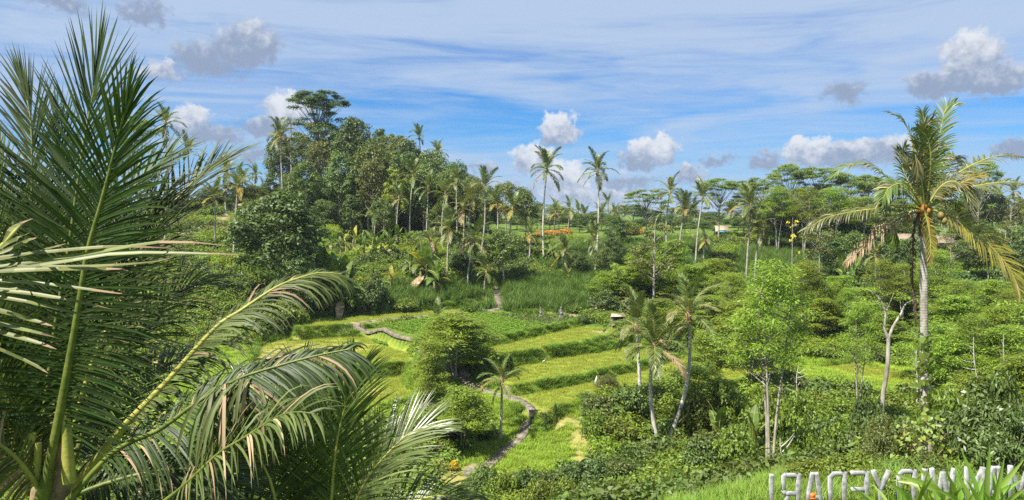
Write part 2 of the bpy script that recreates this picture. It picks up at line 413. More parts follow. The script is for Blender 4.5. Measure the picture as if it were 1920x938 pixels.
def vnoise(x, y, s, seed=0):
    """cheap smooth value noise"""
    x = np.asarray(x, float) / s; y = np.asarray(y, float) / s
    xi, yi = np.floor(x).astype(np.int64), np.floor(y).astype(np.int64); fx, fy = x - xi, y - yi
    fx = fx * fx * (3 - 2 * fx); fy = fy * fy * (3 - 2 * fy)
    def h(a, b):
        v = np.sin(a * 127.1 + b * 311.7 + seed * 74.7) * 43758.5453
        return v - np.floor(v)
    return (h(xi, yi) * (1 - fx) + h(xi + 1, yi) * fx) * (1 - fy) + (h(xi, yi + 1) * (1 - fx) + h(xi + 1, yi + 1) * fx) * fy

def ground(x, y):
    x = np.atleast_1d(np.asarray(x, float)); y = np.atleast_1d(np.asarray(y, float))
    sh = x.shape; x = x.ravel(); y = y.ravel(); z = np.empty_like(x)
    for s in range(0, len(x), 20000):
        q = np.c_[x[s:s + 20000], y[s:s + 20000]]
        r = np.sqrt(((q[:, None] - CP[None, :, :2]) ** 2).sum(2))
        z[s:s + 20000] = _phi(r) @ _w[:_n] + np.c_[np.ones(len(q)), q] @ _w[_n:]
    z += ((vnoise(x, y, 5.0, 1) - .5) * .7 + (vnoise(x, y, 1.7, 2) - .5) * .22) * np.clip((np.hypot(x, y) - 6) / 20, 0, 1)
    for nme, zt, poly in TP:
        sd = poly_sd(x, y, poly)
        k = np.clip((sd + 0.45) / 0.5, 0, 1)
        z = z * (1 - k) + (zt + (vnoise(x, y, 1.1, 3) - .5) * .08) * k
    return z.reshape(sh)

def gz(x, y): return float(ground(x, y)[0])

def hit(px, py, d0=12.0, d1=420.0):
    """first ground point on a pixel's ray"""
    r = ray(px, py); t = np.arange(d0, d1, 0.25) / r[1]
    p = np.array((0, 0, CAM_Z))[None] + r[None] * t[:, None]
    b = np.nonzero(p[:, 2] < ground(p[:, 0], p[:, 1]))[0]
    return p[b[0]] if len(b) else p[-1]

def axis_coords(lo, hi, fine_lo, fine_hi, fine, grow=1.11):
    a = list(np.arange(fine_lo, fine_hi, fine)); s = fine
    while a[-1] < hi: s *= grow; a.append(a[-1] + s)
    s = fine
    while a[0] > lo: s *= grow; a.insert(0, a[0] - s)
    return np.array(a)
GX = axis_coords(-3000, 3000, -36, 44, 0.5); GY = axis_coords(-600, 4000, 52, 116, 0.42)
_X, _Y = np.meshgrid(GX, GY); _Z = ground(_X, _Y)
_far = np.clip((np.hypot(_X, _Y) - 500) / 800, 0, 1)
_Z = _Z * (1 - _far) + (CAM_Z - 6.0) * _far

# kind of cover at every ground vertex: R field, G bare earth, B dry grass
def inpoly(nme, x, y, grow=0.0):
    for q, z, poly in TP:
        if q == nme: return poly_sd(x, y, poly) > -grow
def blob(px, py, rx, ry, x, y, zrel=None):
    """soft ellipse lying on the ground round a pixel"""
    c = hit(px, py); k = c[1] / F_PX
    ex = rx * k; ey = ry * c[1] * c[1] / (F_PX * max(2.0, CAM_Z - c[2]))
    dd = np.hypot((x - c[0]) / ex, (y - c[1]) / ey) + (vnoise(x, y, 1.6, 7) - .5) * .9
    return np.clip((1.15 - dd) / .5, 0, 1)
_field = np.zeros_like(_X)
for q in 'BCDEFLMUV': _field = np.maximum(_field, inpoly(q, _X, _Y).astype(float))
DRY = [(530, 660, 75, 20), (610, 655, 80, 16), (1050, 592, 60, 5), (1085, 835, 26, 34), (1050, 790, 30, 14), (880, 895, 40, 24), (850, 900, 20, 30), (1170, 637, 40, 4), (830, 880, 30, 20), (700, 735, 30, 8), (440, 405, 45, 26), (1310, 450, 30, 4)]
EARTH = [(490, 682, 26, 6), (505, 672, 18, 4), (885, 880, 10, 12), (1050, 593, 50, 3), (1120, 623, 26, 3), (440, 400, 30, 16), (1290, 452, 22, 3), (930, 560, 6, 14), (660, 612, 20, 4)]
_dry = np.zeros_like(_X); _earth = np.zeros_like(_X)
for b in DRY: _dry = np.maximum(_dry, blob(*b, _X, _Y))
for b in EARTH: _earth = np.maximum(_earth, blob(*b, _X, _Y))

def ground_material():
    m, T = new_mat('ground')
    att = T.node('ShaderNodeAttribute', attribute_name='cover').outputs['Color']
    s = T.node('ShaderNodeSeparateColor', {0: att})
    pos = T.node('ShaderNodeTexCoord').outputs['Object']
    n1, n2, n3 = T.noise(pos, 0.28, 5, .6), T.noise(pos, 2.2, 5, .65), T.noise(pos, 11.0, 4, .7)
    mixn = T.m('MULTIPLY_ADD', n3, .45, T.m('MULTIPLY', n2, .55))
    wild = T.mix(T.step(mixn, .35, .65), (.045, .085, .012, 1), (.11, .17, .022, 1))
    wild = T.mix(T.step(n1, .48, .66), wild, (.14, .185, .025, 1))
    fld = T.mix(T.step(mixn, .36, .64), (.15, .205, .022, 1), (.25, .28, .04, 1))
    dry = T.mix(T.step(mixn, .36, .64), (.24, .215, .06, 1), (.34, .29, .10, 1))
    ear = T.mix(T.step(mixn, .36, .64), (.20, .15, .085, 1), (.32, .265, .17, 1))
    c = T.mix(s.outputs[0], wild, fld)
    c = T.mix(T.m('MULTIPLY', s.outputs[2], T.step(mixn, .3, .6, .5, 1.0)), c, dry)
    c = T.mix(T.m('MULTIPLY', s.outputs[1], T.step(mixn, .3, .55, .4, 1.0)), c, ear)
    bp = T.node('ShaderNodeBump', {'Strength': 0.9, 'Distance': 0.12, 'Height': mixn})
    p = T.node('ShaderNodeBsdfPrincipled', {'Base Color': c, 'Roughness': .9, 'Specular IOR Level': .15, 'Normal': bp.outputs[0]})
    finish(T, p.outputs[0]); return m
_nx, _ny = len(GX), len(GY)
_i = (np.arange(_ny - 1)[:, None] * _nx + np.arange(_nx - 1)[None]).ravel()
gme = make_mesh('ground', np.c_[_X.ravel(), _Y.ravel(), _Z.ravel()], np.c_[_i, _i + 1, _i + 1 + _nx, _i + _nx], None, [ground_material()], smooth=True)
_ca = gme.attributes.new('cover', 'FLOAT_COLOR', 'POINT')
_ca.data.foreach_set('color', np.c_[_field.ravel(), _earth.ravel(), _dry.ravel(), np.ones(_X.size)].astype(np.float32).ravel())
tag(mesh_obj('ground', gme), kind='structure')

# ------------------------------------------------------------------ concrete footpath through the terraces
M_CONC = plain_mat('path_concrete', (.10, .082, .06), (.25, .21, .16), 3.0, .9, .5, .2)
M_CURB = plain_mat('path_kerb', (.11, .095, .07), (.25, .215, .165), 7.0, .9, .5, .2)
def build_path(name, pix, width, step, curb=True, label=None):
    c = spline([hit(*p) for p in pix], 200)
    L = np.linalg.norm(np.diff(c, axis=0), axis=1).sum(); n = int(L / step)
    c = spline(c[::6], n * 4 + 1)
    c[:, 2] = ground(c[:, 0], c[:, 1])
    k = np.ones(9) / 9; zp = np.r_[np.full(4, c[0, 2]), c[:, 2], np.full(4, c[-1, 2])]; c[:, 2] = np.convolve(zp, k, 'valid')
    root = mesh_obj(name, None); root.empty_display_size = .3
    root.location = Vector(c[0]); tag(root, kind='structure')
    rg = np.random.RandomState(4)
    t = np.gradient(c, axis=0); t[:, 2] = 0; t = nrm(t); s = np.c_[t[:, 1], -t[:, 0], np.zeros(len(t))]
    for i in range(n):
        a, b = c[i * 4] + t[i * 4] * .02, c[i * 4 + 4] - t[i * 4 + 4] * .02
        sa, sb = s[i * 4], s[i * 4 + 4]; h = .10 + rg.rand() * .04; tilt = rg.randn() * .008
        zmid = max(gz(*(a + b)[:2] / 2), (a[2] + b[2]) / 2)
        top = []
        for q, sd, w in ((a, sa, -1), (a, sa, 1), (b, sb, 1), (b, sb, -1)):
            v = q + sd * w * width / 2; v[2] = q[2] + h + tilt * w; top.append(v)
        top = np.array(top) - np.asarray(root.location); bot = top - np.array((0, 0, .35))
        g = Geo(); g.add(np.vstack((bot, top)), [(4, 5, 6, 7), (0, 1, 5, 4), (1, 2, 6, 5), (2, 3, 7, 6), (3, 0, 4, 7)])
        mesh_obj('slab', g.mesh('slab', [M_CONC]), root)
    if curb:
        for w in (-1, 1):
            for i in range(n):
                if rg.rand() < .12: continue
                a, b = c[i * 4], c[i * 4 + 4]; g = Geo(); V = []
                for q, sd in ((a, s[i * 4]), (b, s[i * 4 + 4])):
                    for o, zz in ((.51, -.4), (.58, -.4), (.58, .17), (.51, .17)):
                        V.append(q + sd * w * (width / 2 + (o - .50)) + np.array((0, 0, zz)))
                V = np.array(V) - np.asarray(root.location)
                g.add(V, [(3, 2, 6, 7), (0, 3, 7, 4), (2, 1, 5, 6), (0, 1, 2, 3), (4, 7, 6, 5)])
                mesh_obj('kerb_stone', g.mesh('kerb_stone', [M_CURB]), root)
    return c
PATHS = []
PATHS.append(build_path('footpath', [(897, 902), (912, 878), (945, 850), (975, 825), (990, 800), (1003, 785), (997, 768), (978, 754), (945, 744), (905, 733), (870, 716), (848, 700), (832, 688), (808, 668), (785, 650)], .62, 1.0))
PATHS.append(build_path('field_path', [(775, 642), (740, 632), (705, 623), (668, 611), (690, 604), (760, 596), (850, 588), (925, 583), (936, 578)], .6, 1.6, False))
PATHS.append(build_path('stair_path', [(937, 575), (934, 562), (932, 549), (930, 542)], 1.1, .6, False))
PATH_XY = np.vstack([c[:, :2] for c in PATHS])
def off_path(x, y, r=1.0):
    x = np.asarray(x); y = np.asarray(y); ok = np.ones(x.shape, bool)
    for a in PATH_XY[::2]: ok &= np.hypot(x - a[0], y - a[1]) > r
    return ok
# ------------------------------------------------------------------ plant builders
def bez(a, b, c, n):
    t = np.linspace(0, 1, n)[:, None]
    return (1 - t) ** 2 * a + 2 * t * (1 - t) * b + t * t * c

def puff(g, c, r, n, L, W, rs, droop=.25, up=.5, shell=.45, upbias=.65, m=0, feather=False):
    r = np.asarray(r, float) * np.ones(3); c = np.asarray(c, float)
    d = nrm(rs.randn(n, 3))
    d[:, 2] = np.where(rs.rand(n) < upbias, np.abs(d[:, 2]), d[:, 2])
    rad = shell + (1 - shell) * rs.rand(n) ** .6
    pos = c + d * rad[:, None] * r
    if feather:
        out = d.copy(); out[:, 2] = 0; out = nrm(out + rs.randn(n, 3) * .8 * np.array((1, 1, 0.2)))
        out[:, 2] += rs.uniform(-.45, .12, n)
        nn = nrm(np.array((0, 0, 1.0)) + rs.randn(n, 3) * .3)
        leaf_quads(g, pos, out, nn, L * rs.uniform(.6, 1.3, n), W * rs.uniform(.7, 1.3, n), -.25, m)
    else:
        nn = nrm(d * .8 + np.array((0, 0, up)) + rs.randn(n, 3) * .5)
        ax = rs.randn(n, 3); ax -= nn * (ax * nn).sum(1, keepdims=True); ax = nrm(ax); ax[:, 2] -= droop
        leaf_quads(g, pos, ax, nn, L * rs.uniform(.6, 1.3, n), W * rs.uniform(.7, 1.3, n), .16, m)

def tree_meshes(name, style, seed, leaf, bark, H=10.0, R=3.5, puffs=30, n=150, L=.30, W=.16, base=.28, pr=.32, trunk_r=.16, shape=1.0):
    rs = np.random.RandomState(seed); g, t = Geo(), Geo()
    cs = []
    if style == 'dome':
        zc = H * (base + 1) / 2; rz = H * (1 - base) / 2
        for i in range(puffs):
            u = (i + .5) / puffs; zz = 1 - 1.75 * u; ph = i * 2.39996 + rs.randn() * .35
            k = math.sqrt(max(0.02, 1 - zz * zz)); f = rs.uniform(.62, 1.06)
            wz = 1.0 + (-zz) * (shape - 1) * .5
            r_ = R * pr * rs.uniform(.72, 1.25)
            cs.append((np.array((math.cos(ph) * k * (R - r_ * .6) * f * wz, math.sin(ph) * k * (R - r_ * .6) * f * wz, zc + zz * (rz - r_ * .75) * (f * .4 + .6))), np.array((r_, r_, r_ * .78))))
        for i in range(max(3, puffs // 7)):
            cs.append((np.array((rs.randn() * R * .22, rs.randn() * R * .22, zc + rs.randn() * rz * .35)), np.full(3, R * pr * 1.1)))
    elif style == 'open':
        for i in range(puffs):
            ph = i * 2.39996; u = rs.rand(); rr = R * math.sqrt(rs.uniform(.05, 1))
            z = H * (base + (1 - base) * (u * .9 + .08)) * (1 - .12 * (rr / R) ** 2)
            r_ = R * pr * rs.uniform(.6, 1.2)
            cs.append((np.array((math.cos(ph) * rr, math.sin(ph) * rr, z)), np.array((r_, r_, r_ * .6))))
    elif style == 'umbrella':
        for i in range(puffs):
            ph = i * 2.39996 + rs.randn() * .3; rr = R * math.sqrt((i + .4) / puffs)
            tier = rs.choice((1.0, .90, .78, .64), p=(.48, .27, .17, .08))
            z = H * (tier - .16 * (rr / R) ** 2) - .3
            r_ = R * pr * rs.uniform(.7, 1.25)
            cs.append((np.array((math.cos(ph) * rr * (1.12 - .2 * (tier < .8)), math.sin(ph) * rr, z)), np.array((r_, r_ * rs.uniform(.7, 1.2), r_ * rs.uniform(.22, .42)))))
    elif style == 'feather':
        for i in range(puffs):
            u = (i + .5) / puffs; ph = i * 2.39996 + rs.randn() * .4
            z = H * (base + (1 - base) * u); rr = R * (1 - .72 * u ** 1.6) * rs.uniform(.35, 1.0) * (0.55 + .45 * min(1, u * 4))
            r_ = R * pr * rs.uniform(.7, 1.25)
            cs.append((np.array((math.cos(ph) * rr, math.sin(ph) * rr, z)), np.array((r_, r_ * rs.uniform(.75, 1.2), r_ * rs.uniform(.3, .62)))))
    elif style == 'shrub':
        for i in range(puffs):
            ph = i * 2.39996; u = rs.rand(); rr = R * math.sqrt((i + .5) / puffs) * .85
            z = H * (1 - .75 * (rr / R) ** 2) * rs.uniform(.45, .95)
            r_ = R * pr * rs.uniform(.7, 1.3)
            cs.append((np.array((math.cos(ph) * rr, math.sin(ph) * rr, max(z, r_ * .6))), np.array((r_, r_, r_ * .85))))
    fe = style in ('umbrella', 'feather')
    # stem: one leader, or a few for the multi-stemmed feather-leaved trees
    nst = 1
    if style == 'feather': nst = 2 + seed % 2
    if style == 'shrub': nst = 0
    leaders = []
    for s in range(nst):
        a = s * 2.3 + seed; sp = R * .35 if nst > 1 else R * .06
        topz = H * (.93 if style in ('feather', 'open') else .70 if style == 'dome' else .58)
        p = np.array([(0.10 * s * math.cos(a), .10 * s * math.sin(a), -.4), (math.cos(a) * sp * .25 + rs.randn() * .05, math.sin(a) * sp * .25, topz * .33), (math.cos(a) * sp * .6 + rs.randn() * .1, math.sin(a) * sp * .6, topz * .66), (math.cos(a) * sp, math.sin(a) * sp, topz)])
        c = spline(p, 12); leaders.append(c)
        rad = trunk_r / math.sqrt(nst) * np.linspace(1.15, .28, 12); rad[0] *= 1.25
        t.tube(c, rad, 8, cap=False)
    for i, (c, r) in enumerate(cs):
        puff(g, c, r, int(n * rs.uniform(.7, 1.3)), L, W, rs, feather=fe, shell=.05 if fe else .4, upbias=.5 if fe else .66)
        if leaders:
            ld = leaders[i % nst]
            drop = np.hypot(c[0], c[1]) * (1.0 if style == 'umbrella' else .65)
            z0 = np.clip(c[2] - drop - .2, ld[2, 2], ld[-1, 2]); a = np.array([np.interp(z0, ld[:, 2], ld[:, k]) for k in range(3)])
            mid = (a + c) / 2 + np.array((0, 0, -drop * .10 if style != 'umbrella' else -drop * .05)) + rs.randn(3) * .08
            rr = trunk_r * (.30 if style != 'umbrella' else .36) * (1 - .4 * z0 / H)
            t.tube(bez(a, mid, c - np.array((0, 0, r[2] * .2)), 5), np.linspace(rr, rr * .25, 5), 4, cap=False)
        elif i % 2 == 0:
            a = np.array((rs.randn() * R * .1, rs.randn() * R * .1, -.2))
            t.tube(bez(a, (a + c) / 2 + np.array((0, 0, .1)), c, 4), np.linspace(.035, .012, 4) * max(1, R / 1.5), 4, cap=False)
    return (t.mesh(name + '_trunk', [bark], True), g.mesh(name + '_crown', [leaf]), H, R)

TR = {}
def kind(name, *variants): TR[name] = variants
kind('dome_dark', *[tree_meshes('dome_dark', 'dome', s, M_BROAD, B_PALE, H=12, R=3.9, puffs=p, n=165, L=.36, W=.20, base=.16, shape=1.15) for s, p in ((1, 38), (2, 34), (3, 46))])
kind('dome_mid', *[tree_meshes('dome_mid', 'dome', s, M_BROAD2, B_PALE, H=12, R=3.6, puffs=p, n=150, L=.36, W=.20, base=.30) for s, p in ((4, 28), (5, 32), (6, 26))])
kind('dome_olive', *[tree_meshes('dome_olive', 'dome', s, M_BROAD3, B_PALE, H=12, R=3.8, puffs=p, n=150, L=.34, W=.19, base=.34) for s, p in ((7, 26), (8, 30))])
kind('open_light', *[tree_meshes('open_light', 'open', s, M_BROAD3, B_PALE, H=13, R=3.2, puffs=26, n=95, L=.34, W=.17, base=.45, trunk_r=.17, pr=.30) for s in (9, 10)])
kind('open_yellow', *[tree_meshes('open_yellow', 'open', s, M_LIGHT, B_PALE, H=11, R=3.0, puffs=26, n=120, L=.34, W=.18, base=.4, trunk_r=.16, pr=.32) for s in (31, 32)])
kind('column', *[tree_meshes('column', 'dome', s, M_BROAD, B_BROWN, H=12, R=2.3, puffs=34, n=130, L=.36, W=.19, base=.12, shape=1.5, pr=.36) for s in (11, 12)])
kind('umbrella', *[tree_meshes('umbrella', 'umbrella', s, M_FEATHDK, B_PALE, H=15, R=5.0, puffs=p, n=150, L=.50, W=.17, pr=.23, trunk_r=.22) for s, p in ((13, 44), (14, 38), (15, 50))])
kind('umbrella_dark', tree_meshes('umbrella_dark', 'umbrella', 47, leaf_mat('feather_leaf_deep', (.030, .058, .014), (.055, .085, .022), trans=.25, var=.45), B_PALE, H=15, R=4.6, puffs=62, n=190, L=.45, W=.17, pr=.24, trunk_r=.24))
kind('feather', *[tree_meshes('feather', 'feather', s, M_FEATH, B_PALE, H=8, R=2.9, puffs=36, n=230, L=.38, W=.10, base=.30, pr=.36, trunk_r=.10) for s in (16, 17, 18, 19)])
kind('feather_tall', *[tree_meshes('feather_tall', 'feather', s, M_FEATH, B_PALE, H=11, R=3.3, puffs=34, n=220, L=.28, W=.07, base=.56, pr=.34, trunk_r=.15) for s in (41, 42)])
kind('feather_low', *[tree_meshes('feather_low', 'feather', s, M_FEATH, B_PALE, H=5, R=3.0, puffs=26, n=210, L=.34, W=.095, base=.18, pr=.38, trunk_r=.09) for s in (20, 21, 22)])
kind('shrub_dark', *[tree_meshes('shrub_dark', 'shrub', s, M_BROAD, B_BROWN, H=2.0, R=1.6, puffs=22, n=120, L=.22, W=.12, pr=.32) for s in (23, 24)])
kind('shrub_mid', *[tree_meshes('shrub_mid', 'shrub', s, M_BROAD2, B_BROWN, H=2.0, R=1.6, puffs=22, n=120, L=.22, W=.12, pr=.32) for s in (25, 26)])
kind('shrub_light', *[tree_meshes('shrub_light', 'shrub', s, M_WEED, B_BROWN, H=1.8, R=1.6, puffs=22, n=120, L=.20, W=.11, pr=.32) for s in (27, 28)])
kind('shrub_grey', tree_meshes('shrub_grey', 'shrub', 29, M_BROAD3, B_BROWN, H=2.2, R=1.6, puffs=34, n=240, L=.12, W=.06, pr=.28))
kind('bush_glossy', tree_meshes('bush_glossy', 'shrub', 30, leaf_mat('glossy_leaf', (.035, .07, .016), (.075, .115, .03), trans=.2, rough=.42, spec=.4, var=.5), B_BROWN, H=2.6, R=2.0, puffs=34, n=110, L=.26, W=.085, pr=.28))
kind('croton', tree_meshes('croton', 'shrub', 33, M_CROTON, B_BROWN, H=1.5, R=.75, puffs=26, n=90, L=.17, W=.07, pr=.34))
kind('yellow_flower_tree', tree_meshes('yellow_flower_tree', 'open', 34, M_FLOWER, B_PALE, H=8, R=1.4, puffs=8, n=22, L=.24, W=.18, base=.4, trunk_r=.10, pr=.28))

_tcount = {}
def tree(kindname, x, y, H, label, group=None, w=1.0, name='tree', cat='tree', z=None, var=None, parts=('trunk', 'crown'), rz=None):
    vs = TR[kindname]; i = _tcount.get(kindname, 0); _tcount[kindname] = i + 1
    tm, cm, H0, R0 = vs[(i if var is None else var) % len(vs)]
    s = H / H0; z = (gz(x, y) - .05) if z is None else z
    o = empty(name, (x, y, z), label, cat, group, rz=(i * 1.713) % 6.283 if rz is None else rz, scale=(s * w, s * w, s))
    mesh_obj(parts[0], tm, o); mesh_obj(parts[1], cm, o)
    return o
def tree_px(kindname, px, d, py_top, label, group=None, wpx=None, **kw):
    """stands on the ground at distance d below pixel column px, and reaches up to pixel row py_top"""
    b = P(px, 600, d); x = b[0]; z = gz(x, d); H = max(0.6, P(px, py_top, d)[2] - z)
    R0, H0 = TR[kindname][0][3], TR[kindname][0][2]
    w = 1.0
    if wpx: w = (wpx / F_PX * d / 2) / (R0 * H / H0)
    return tree(kindname, x, d, H, label, group, w=w, **kw)
def shrub_px(kindname, px, d, py_top, label, group=None, wpx=None, **kw):
    kw.setdefault('name', 'shrub'); kw.setdefault('cat', 'shrub'); kw.setdefault('parts', ('stem', 'foliage'))
    return tree_px(kindname, px, d, py_top, label, group, wpx, **kw)

# ---- palms
def frond_geo(g, pts, hint, n, Lmax, width, a0=80, a1=22, grav=.35, segs=3, t0=.14, miss=0.0, lift=.12, twist=.25, rs=None, fold=.22, rib=(.030, .006), tipk=.5, basek=.45, rib_side=5, leaf_m=0, rib_m=1, sides=(-1, 1), do_rib=True, do_leaf=True, dry=0.0, dry_m=0, upper=1.0, apow=.85):
    pts = np.asarray(pts, float); k = len(pts)
    T = nrm(np.gradient(pts, axis=0))
    hint = np.asarray(hint, float) * np.ones((k, 3))
    N = nrm(hint - T * (hint * T).sum(1, keepdims=True)); S = np.cross(T, N)
    if do_rib:
        rad = rib[1] + (rib[0] - rib[1]) * (1 - np.linspace(0, 1, k)) ** 1.1
        rad[:max(1, k // 12)] *= 1.35
        g.tube(pts, rad, rib_side + rib_side % 2, rib_m, cap=False)
    if not do_leaf: return
    for sd in sides:
        t = np.clip(np.linspace(t0, .995, n) + rs.randn(n) * .12 / n, 0, 1)
        keep = rs.rand(n) > miss; t = t[keep]; m_ = len(t)
        if m_ == 0: continue
        f = t * (k - 1)
        ip = lambda A: np.stack([np.interp(f, np.arange(k), A[:, j]) for j in range(3)], 1)
        p, TT, NN, SS = ip(pts), nrm(ip(T)), nrm(ip(N)), nrm(ip(S))
        u = np.clip((t - t0) / (1 - t0), 0, 1)
        ang = np.radians(a0 + (a1 - a0) * u ** apow + rs.randn(m_) * 4)
        ln = Lmax * np.where(u < .4, basek + (1 - basek) * np.sin(np.clip(u, 0, .4) / .4 * math.pi / 2), tipk + (1 - tipk) * np.clip(np.cos((np.clip(u, .4, 1) - .4) / .6 * math.pi / 2), 0, 1) ** .8) * rs.uniform(.9, 1.06, m_) * (upper if sd < 0 else 1.0)
        d = nrm(np.cos(ang)[:, None] * TT + sd * np.sin(ang)[:, None] * SS + (lift + rs.randn(m_) * .07)[:, None] * NN)
        tw = rs.randn(m_) * twist
        gv = grav * rs.uniform(.45, 1.6, m_)
        prof = {2: (.7, 1, 0.05), 3: (.55, 1, .8, .04), 4: (.5, 1, .95, .65, .03), 5: (.5, .95, 1, .85, .55, .03)}[segs]
        V = []; q = p.copy()
        nl = nrm(NN + tw[:, None] * SS)
        for s in range(segs + 1):
            wv = nrm(np.cross(d, nl)) * (width * prof[s] / 2)
            if fold: V += [q - wv, q - np.cross(wv, d) * (fold * (1 if sd else 1)) * 1.0, q + wv]
            else: V += [q - wv, q + wv]
            q = q + d * (ln / segs)[:, None]
            d = d + np.array((0, 0, -1.0)) * (gv * (s + 1) / segs)[:, None]; d = nrm(d)
        c = 3 if fold else 2
        V = np.stack(V, 1)                         # (m, (segs+1)*c, 3)
        Q = []
        for s in range(segs):
            for j in range(c - 1):
                a = s * c + j; Q.append((a, a + 1, a + c + 1, a + c))
        Q = np.array(Q); allQ = (np.arange(m_)[:, None, None] * ((segs + 1) * c) + Q[None]).reshape(-1, 4)
        if dry > 0:
            isd = rs.rand(m_) < dry
            n0 = g.n; g.add(V.reshape(-1, 3), allQ, leaf_m); g.M[-1] = np.where(np.repeat(isd, len(Q)), dry_m, leaf_m)
        else: g.add(V.reshape(-1, 3), allQ, leaf_m)

def frond_curve(L, elev, droop, n=14, power=1.4):
    t = np.linspace(0, 1, n); ang = np.radians(elev - droop * t ** power)
    st = L / (n - 1); x = np.concatenate(([0], np.cumsum(np.cos(ang[:-1]) * st))); z = np.concatenate(([0], np.cumsum(np.sin(ang[:-1]) * st)))
    return np.c_[x, np.zeros(n), z]
# one frond mesh for each attitude: (elevation, droop)
ATT = [(82, 45), (66, 70), (48, 88), (26, 88), (4, 72), (-28, 45)]
FR = {}
for lod, (n, segs, w, fold) in {'mid': (44, 3, .075, .2), 'far': (26, 2, .115, 0)}.items():
    for tone, mats in {'green': (M_PALM, M_RACHIS), 'pale': (M_PALMPALE, M_RACHIS), 'yellow': (M_PALMYEL, M_RACHIS), 'dry': (M_PALMDRY, M_PALMDRY)}.items():
        for ai, (e, dr) in enumerate(ATT):
            if tone == 'yellow' and ai < 2: continue
            if tone == 'dry' and ai < 4: continue
            rs = np.random.RandomState(100 + ai * 7 + len(tone)); g = Geo()
            frond_geo(g, frond_curve(4.0, e, dr, 12), (-math.sin(math.radians(e)), 0, math.cos(math.radians(e))) if e < 80 else (-1, 0, .3), n, .95, w, a0=74, a1=20, grav=.34 + .05 * ai, segs=segs, t0=.16, miss=.06, rs=rs, fold=fold, rib=(.042, .008), rib_side=4)
            FR[lod, tone, ai] = g.mesh('frond', mats)
def ball(name, r, mat, sq=1.2):
    g = Geo(); th = np.linspace(0, math.pi, 7); ph = np.arange(8) * math.pi / 4
    V = np.array([(math.sin(a) * math.cos(b) * r, math.sin(a) * math.sin(b) * r, math.cos(a) * r * sq) for a in th for b in ph])
    Q = [(i * 8 + j, i * 8 + 8 + j, i * 8 + 8 + (j + 1) % 8, i * 8 + (j + 1) % 8) for i in range(6) for j in range(8)]
    g.add(V, Q); return g.mesh(name, [mat], True)
NUT, NUTO = ball('coconut', .125, M_NUT), ball('coconut', .105, M_NUTO)

def trunk_geo(base, top, bend, r0, r1, n=14, sides=8):
    base, top = np.asarray(base, float), np.asarray(top, float)
    m = (base + top) / 2 + np.asarray(bend, float)
    c = bez(base, m * 2 - (base + top) / 2, top, n); g = Geo()
    r = np.linspace(r0, r1, n); r[0] *= 1.55; r[1] *= 1.12
    g.tube(c, r, sides, 0); return g, c

def palm(px, d, pcx, pcy, L, label, group=None, n=17, lod='far', tones=('green', 'green', 'pale'), old=.2, nuts=4, seed=None, bend=(0, 0, 0), up=1.0, r=None, orange=False, dcrown=None, name='coconut_palm', maxatt=5, skirt=True, bark=None):
    seed = int(px * 7 + pcy) if seed is None else seed
    rs = np.random.RandomState(seed % 100000); up = up * rs.uniform(.85, 1.35); n = n + rs.randint(0, 6)
    b = P(px, 600, d); x = b[0]; z = gz(x, d) - .15
    base = np.array((x, d, z)); top = P(pcx, pcy, dcrown or d)
    root = empty(name, base, label, 'palm tree', group)
    r0 = r or .17
    if not any(bend): bend = (rs.uniform(-.45, .45), rs.uniform(-.2, .2), 0)
    g, c = trunk_geo((0, 0, 0), top - base, bend, r0, r0 * .62)
    mesh_obj('trunk', g.mesh('trunk', [bark or B_PALM], True), root)
    if skirt:
        gs = Geo(); tip = top - base
        gs.tube([tip + (0, 0, -.55), tip + (0, 0, -.2), tip + (0, 0, .25), tip + (0, 0, .6)], [r0 * .62, r0 * 1.25, r0 * 1.1, .03], 8, 0)
        mesh_obj('leaf_base', gs.mesh('leaf_base', [B_FIBRE], True), root)
    a0 = rs.rand() * 6.28
    for i in range(n):
        u = (i + .5) / n
        ai = int(np.clip(u ** up * (maxatt + .999) + rs.randn() * .25, 0, maxatt))
        tone = tones[rs.randint(len(tones))]
        if ai >= 4 and rs.rand() < old: tone = 'dry' if rs.rand() < .45 else 'yellow'
        if ai == 0 and tone == 'pale': tone = 'green'
        if (lod, tone, ai) not in FR: tone = 'green'
        if rs.rand() < .06: continue
        f = mesh_obj('frond', FR[lod, tone, ai], root, tuple(top - base + np.array((0, 0, .25 - .35 * u))))
        s = L / 4.0 * rs.uniform(.72, 1.14)
        f.rotation_euler = (rs.randn() * .12, rs.randn() * .1, a0 + i * 2.39996 + rs.randn() * .35 + .3 * math.sin(a0 + i * 2.39996)); f.scale = (s, s, s)
    for i in range(nuts):
        a = rs.rand() * 6.28
        q = mesh_obj('coconut', NUTO if orange else NUT, root, tuple(top - base + np.array((math.cos(a) * .26, math.sin(a) * .26, -.3 - rs.rand() * .3))))
    return root

# ---- bananas
def banana_leaf(seed, L, elev, droop, mat, torn=.25):
    rs = np.random.RandomState(seed); c = frond_curve(L, elev, droop, 11, 1.5); g = Geo()
    T = nrm(np.gradient(c, axis=0)); S = np.array((0, 1.0, 0)); N = np.cross(T, S)
    w = L * .15 * np.clip(np.sin(np.clip((np.linspace(0, 1, 11) - .14) / .86, 0, 1) ** .7 * math.pi), 0, 1) ** .6
    for sd in (-1, 1):
        for i in range(1, 10):
            if w[i] < .01 and w[i + 1] < .01: continue
            dz = -abs(rs.randn()) * torn * .5; j = rs.uniform(.92, 1.02)
            V = [c[i], c[i + 1] * j + c[i] * (1 - j), c[i + 1] * j + c[i] * (1 - j) + sd * S * w[i + 1] + np.array((0, 0, w[i + 1] * (.2 + dz))), c[i] + sd * S * w[i] + np.array((0, 0, w[i] * (.2 + dz)))]
            g.add(V, [(0, 1, 2, 3)], 0)
    g.tube(c, np.linspace(.035, .008, 11) * L / 2, 4, 1, cap=False)
    return g.mesh('leaf', [mat, M_RACHIS])
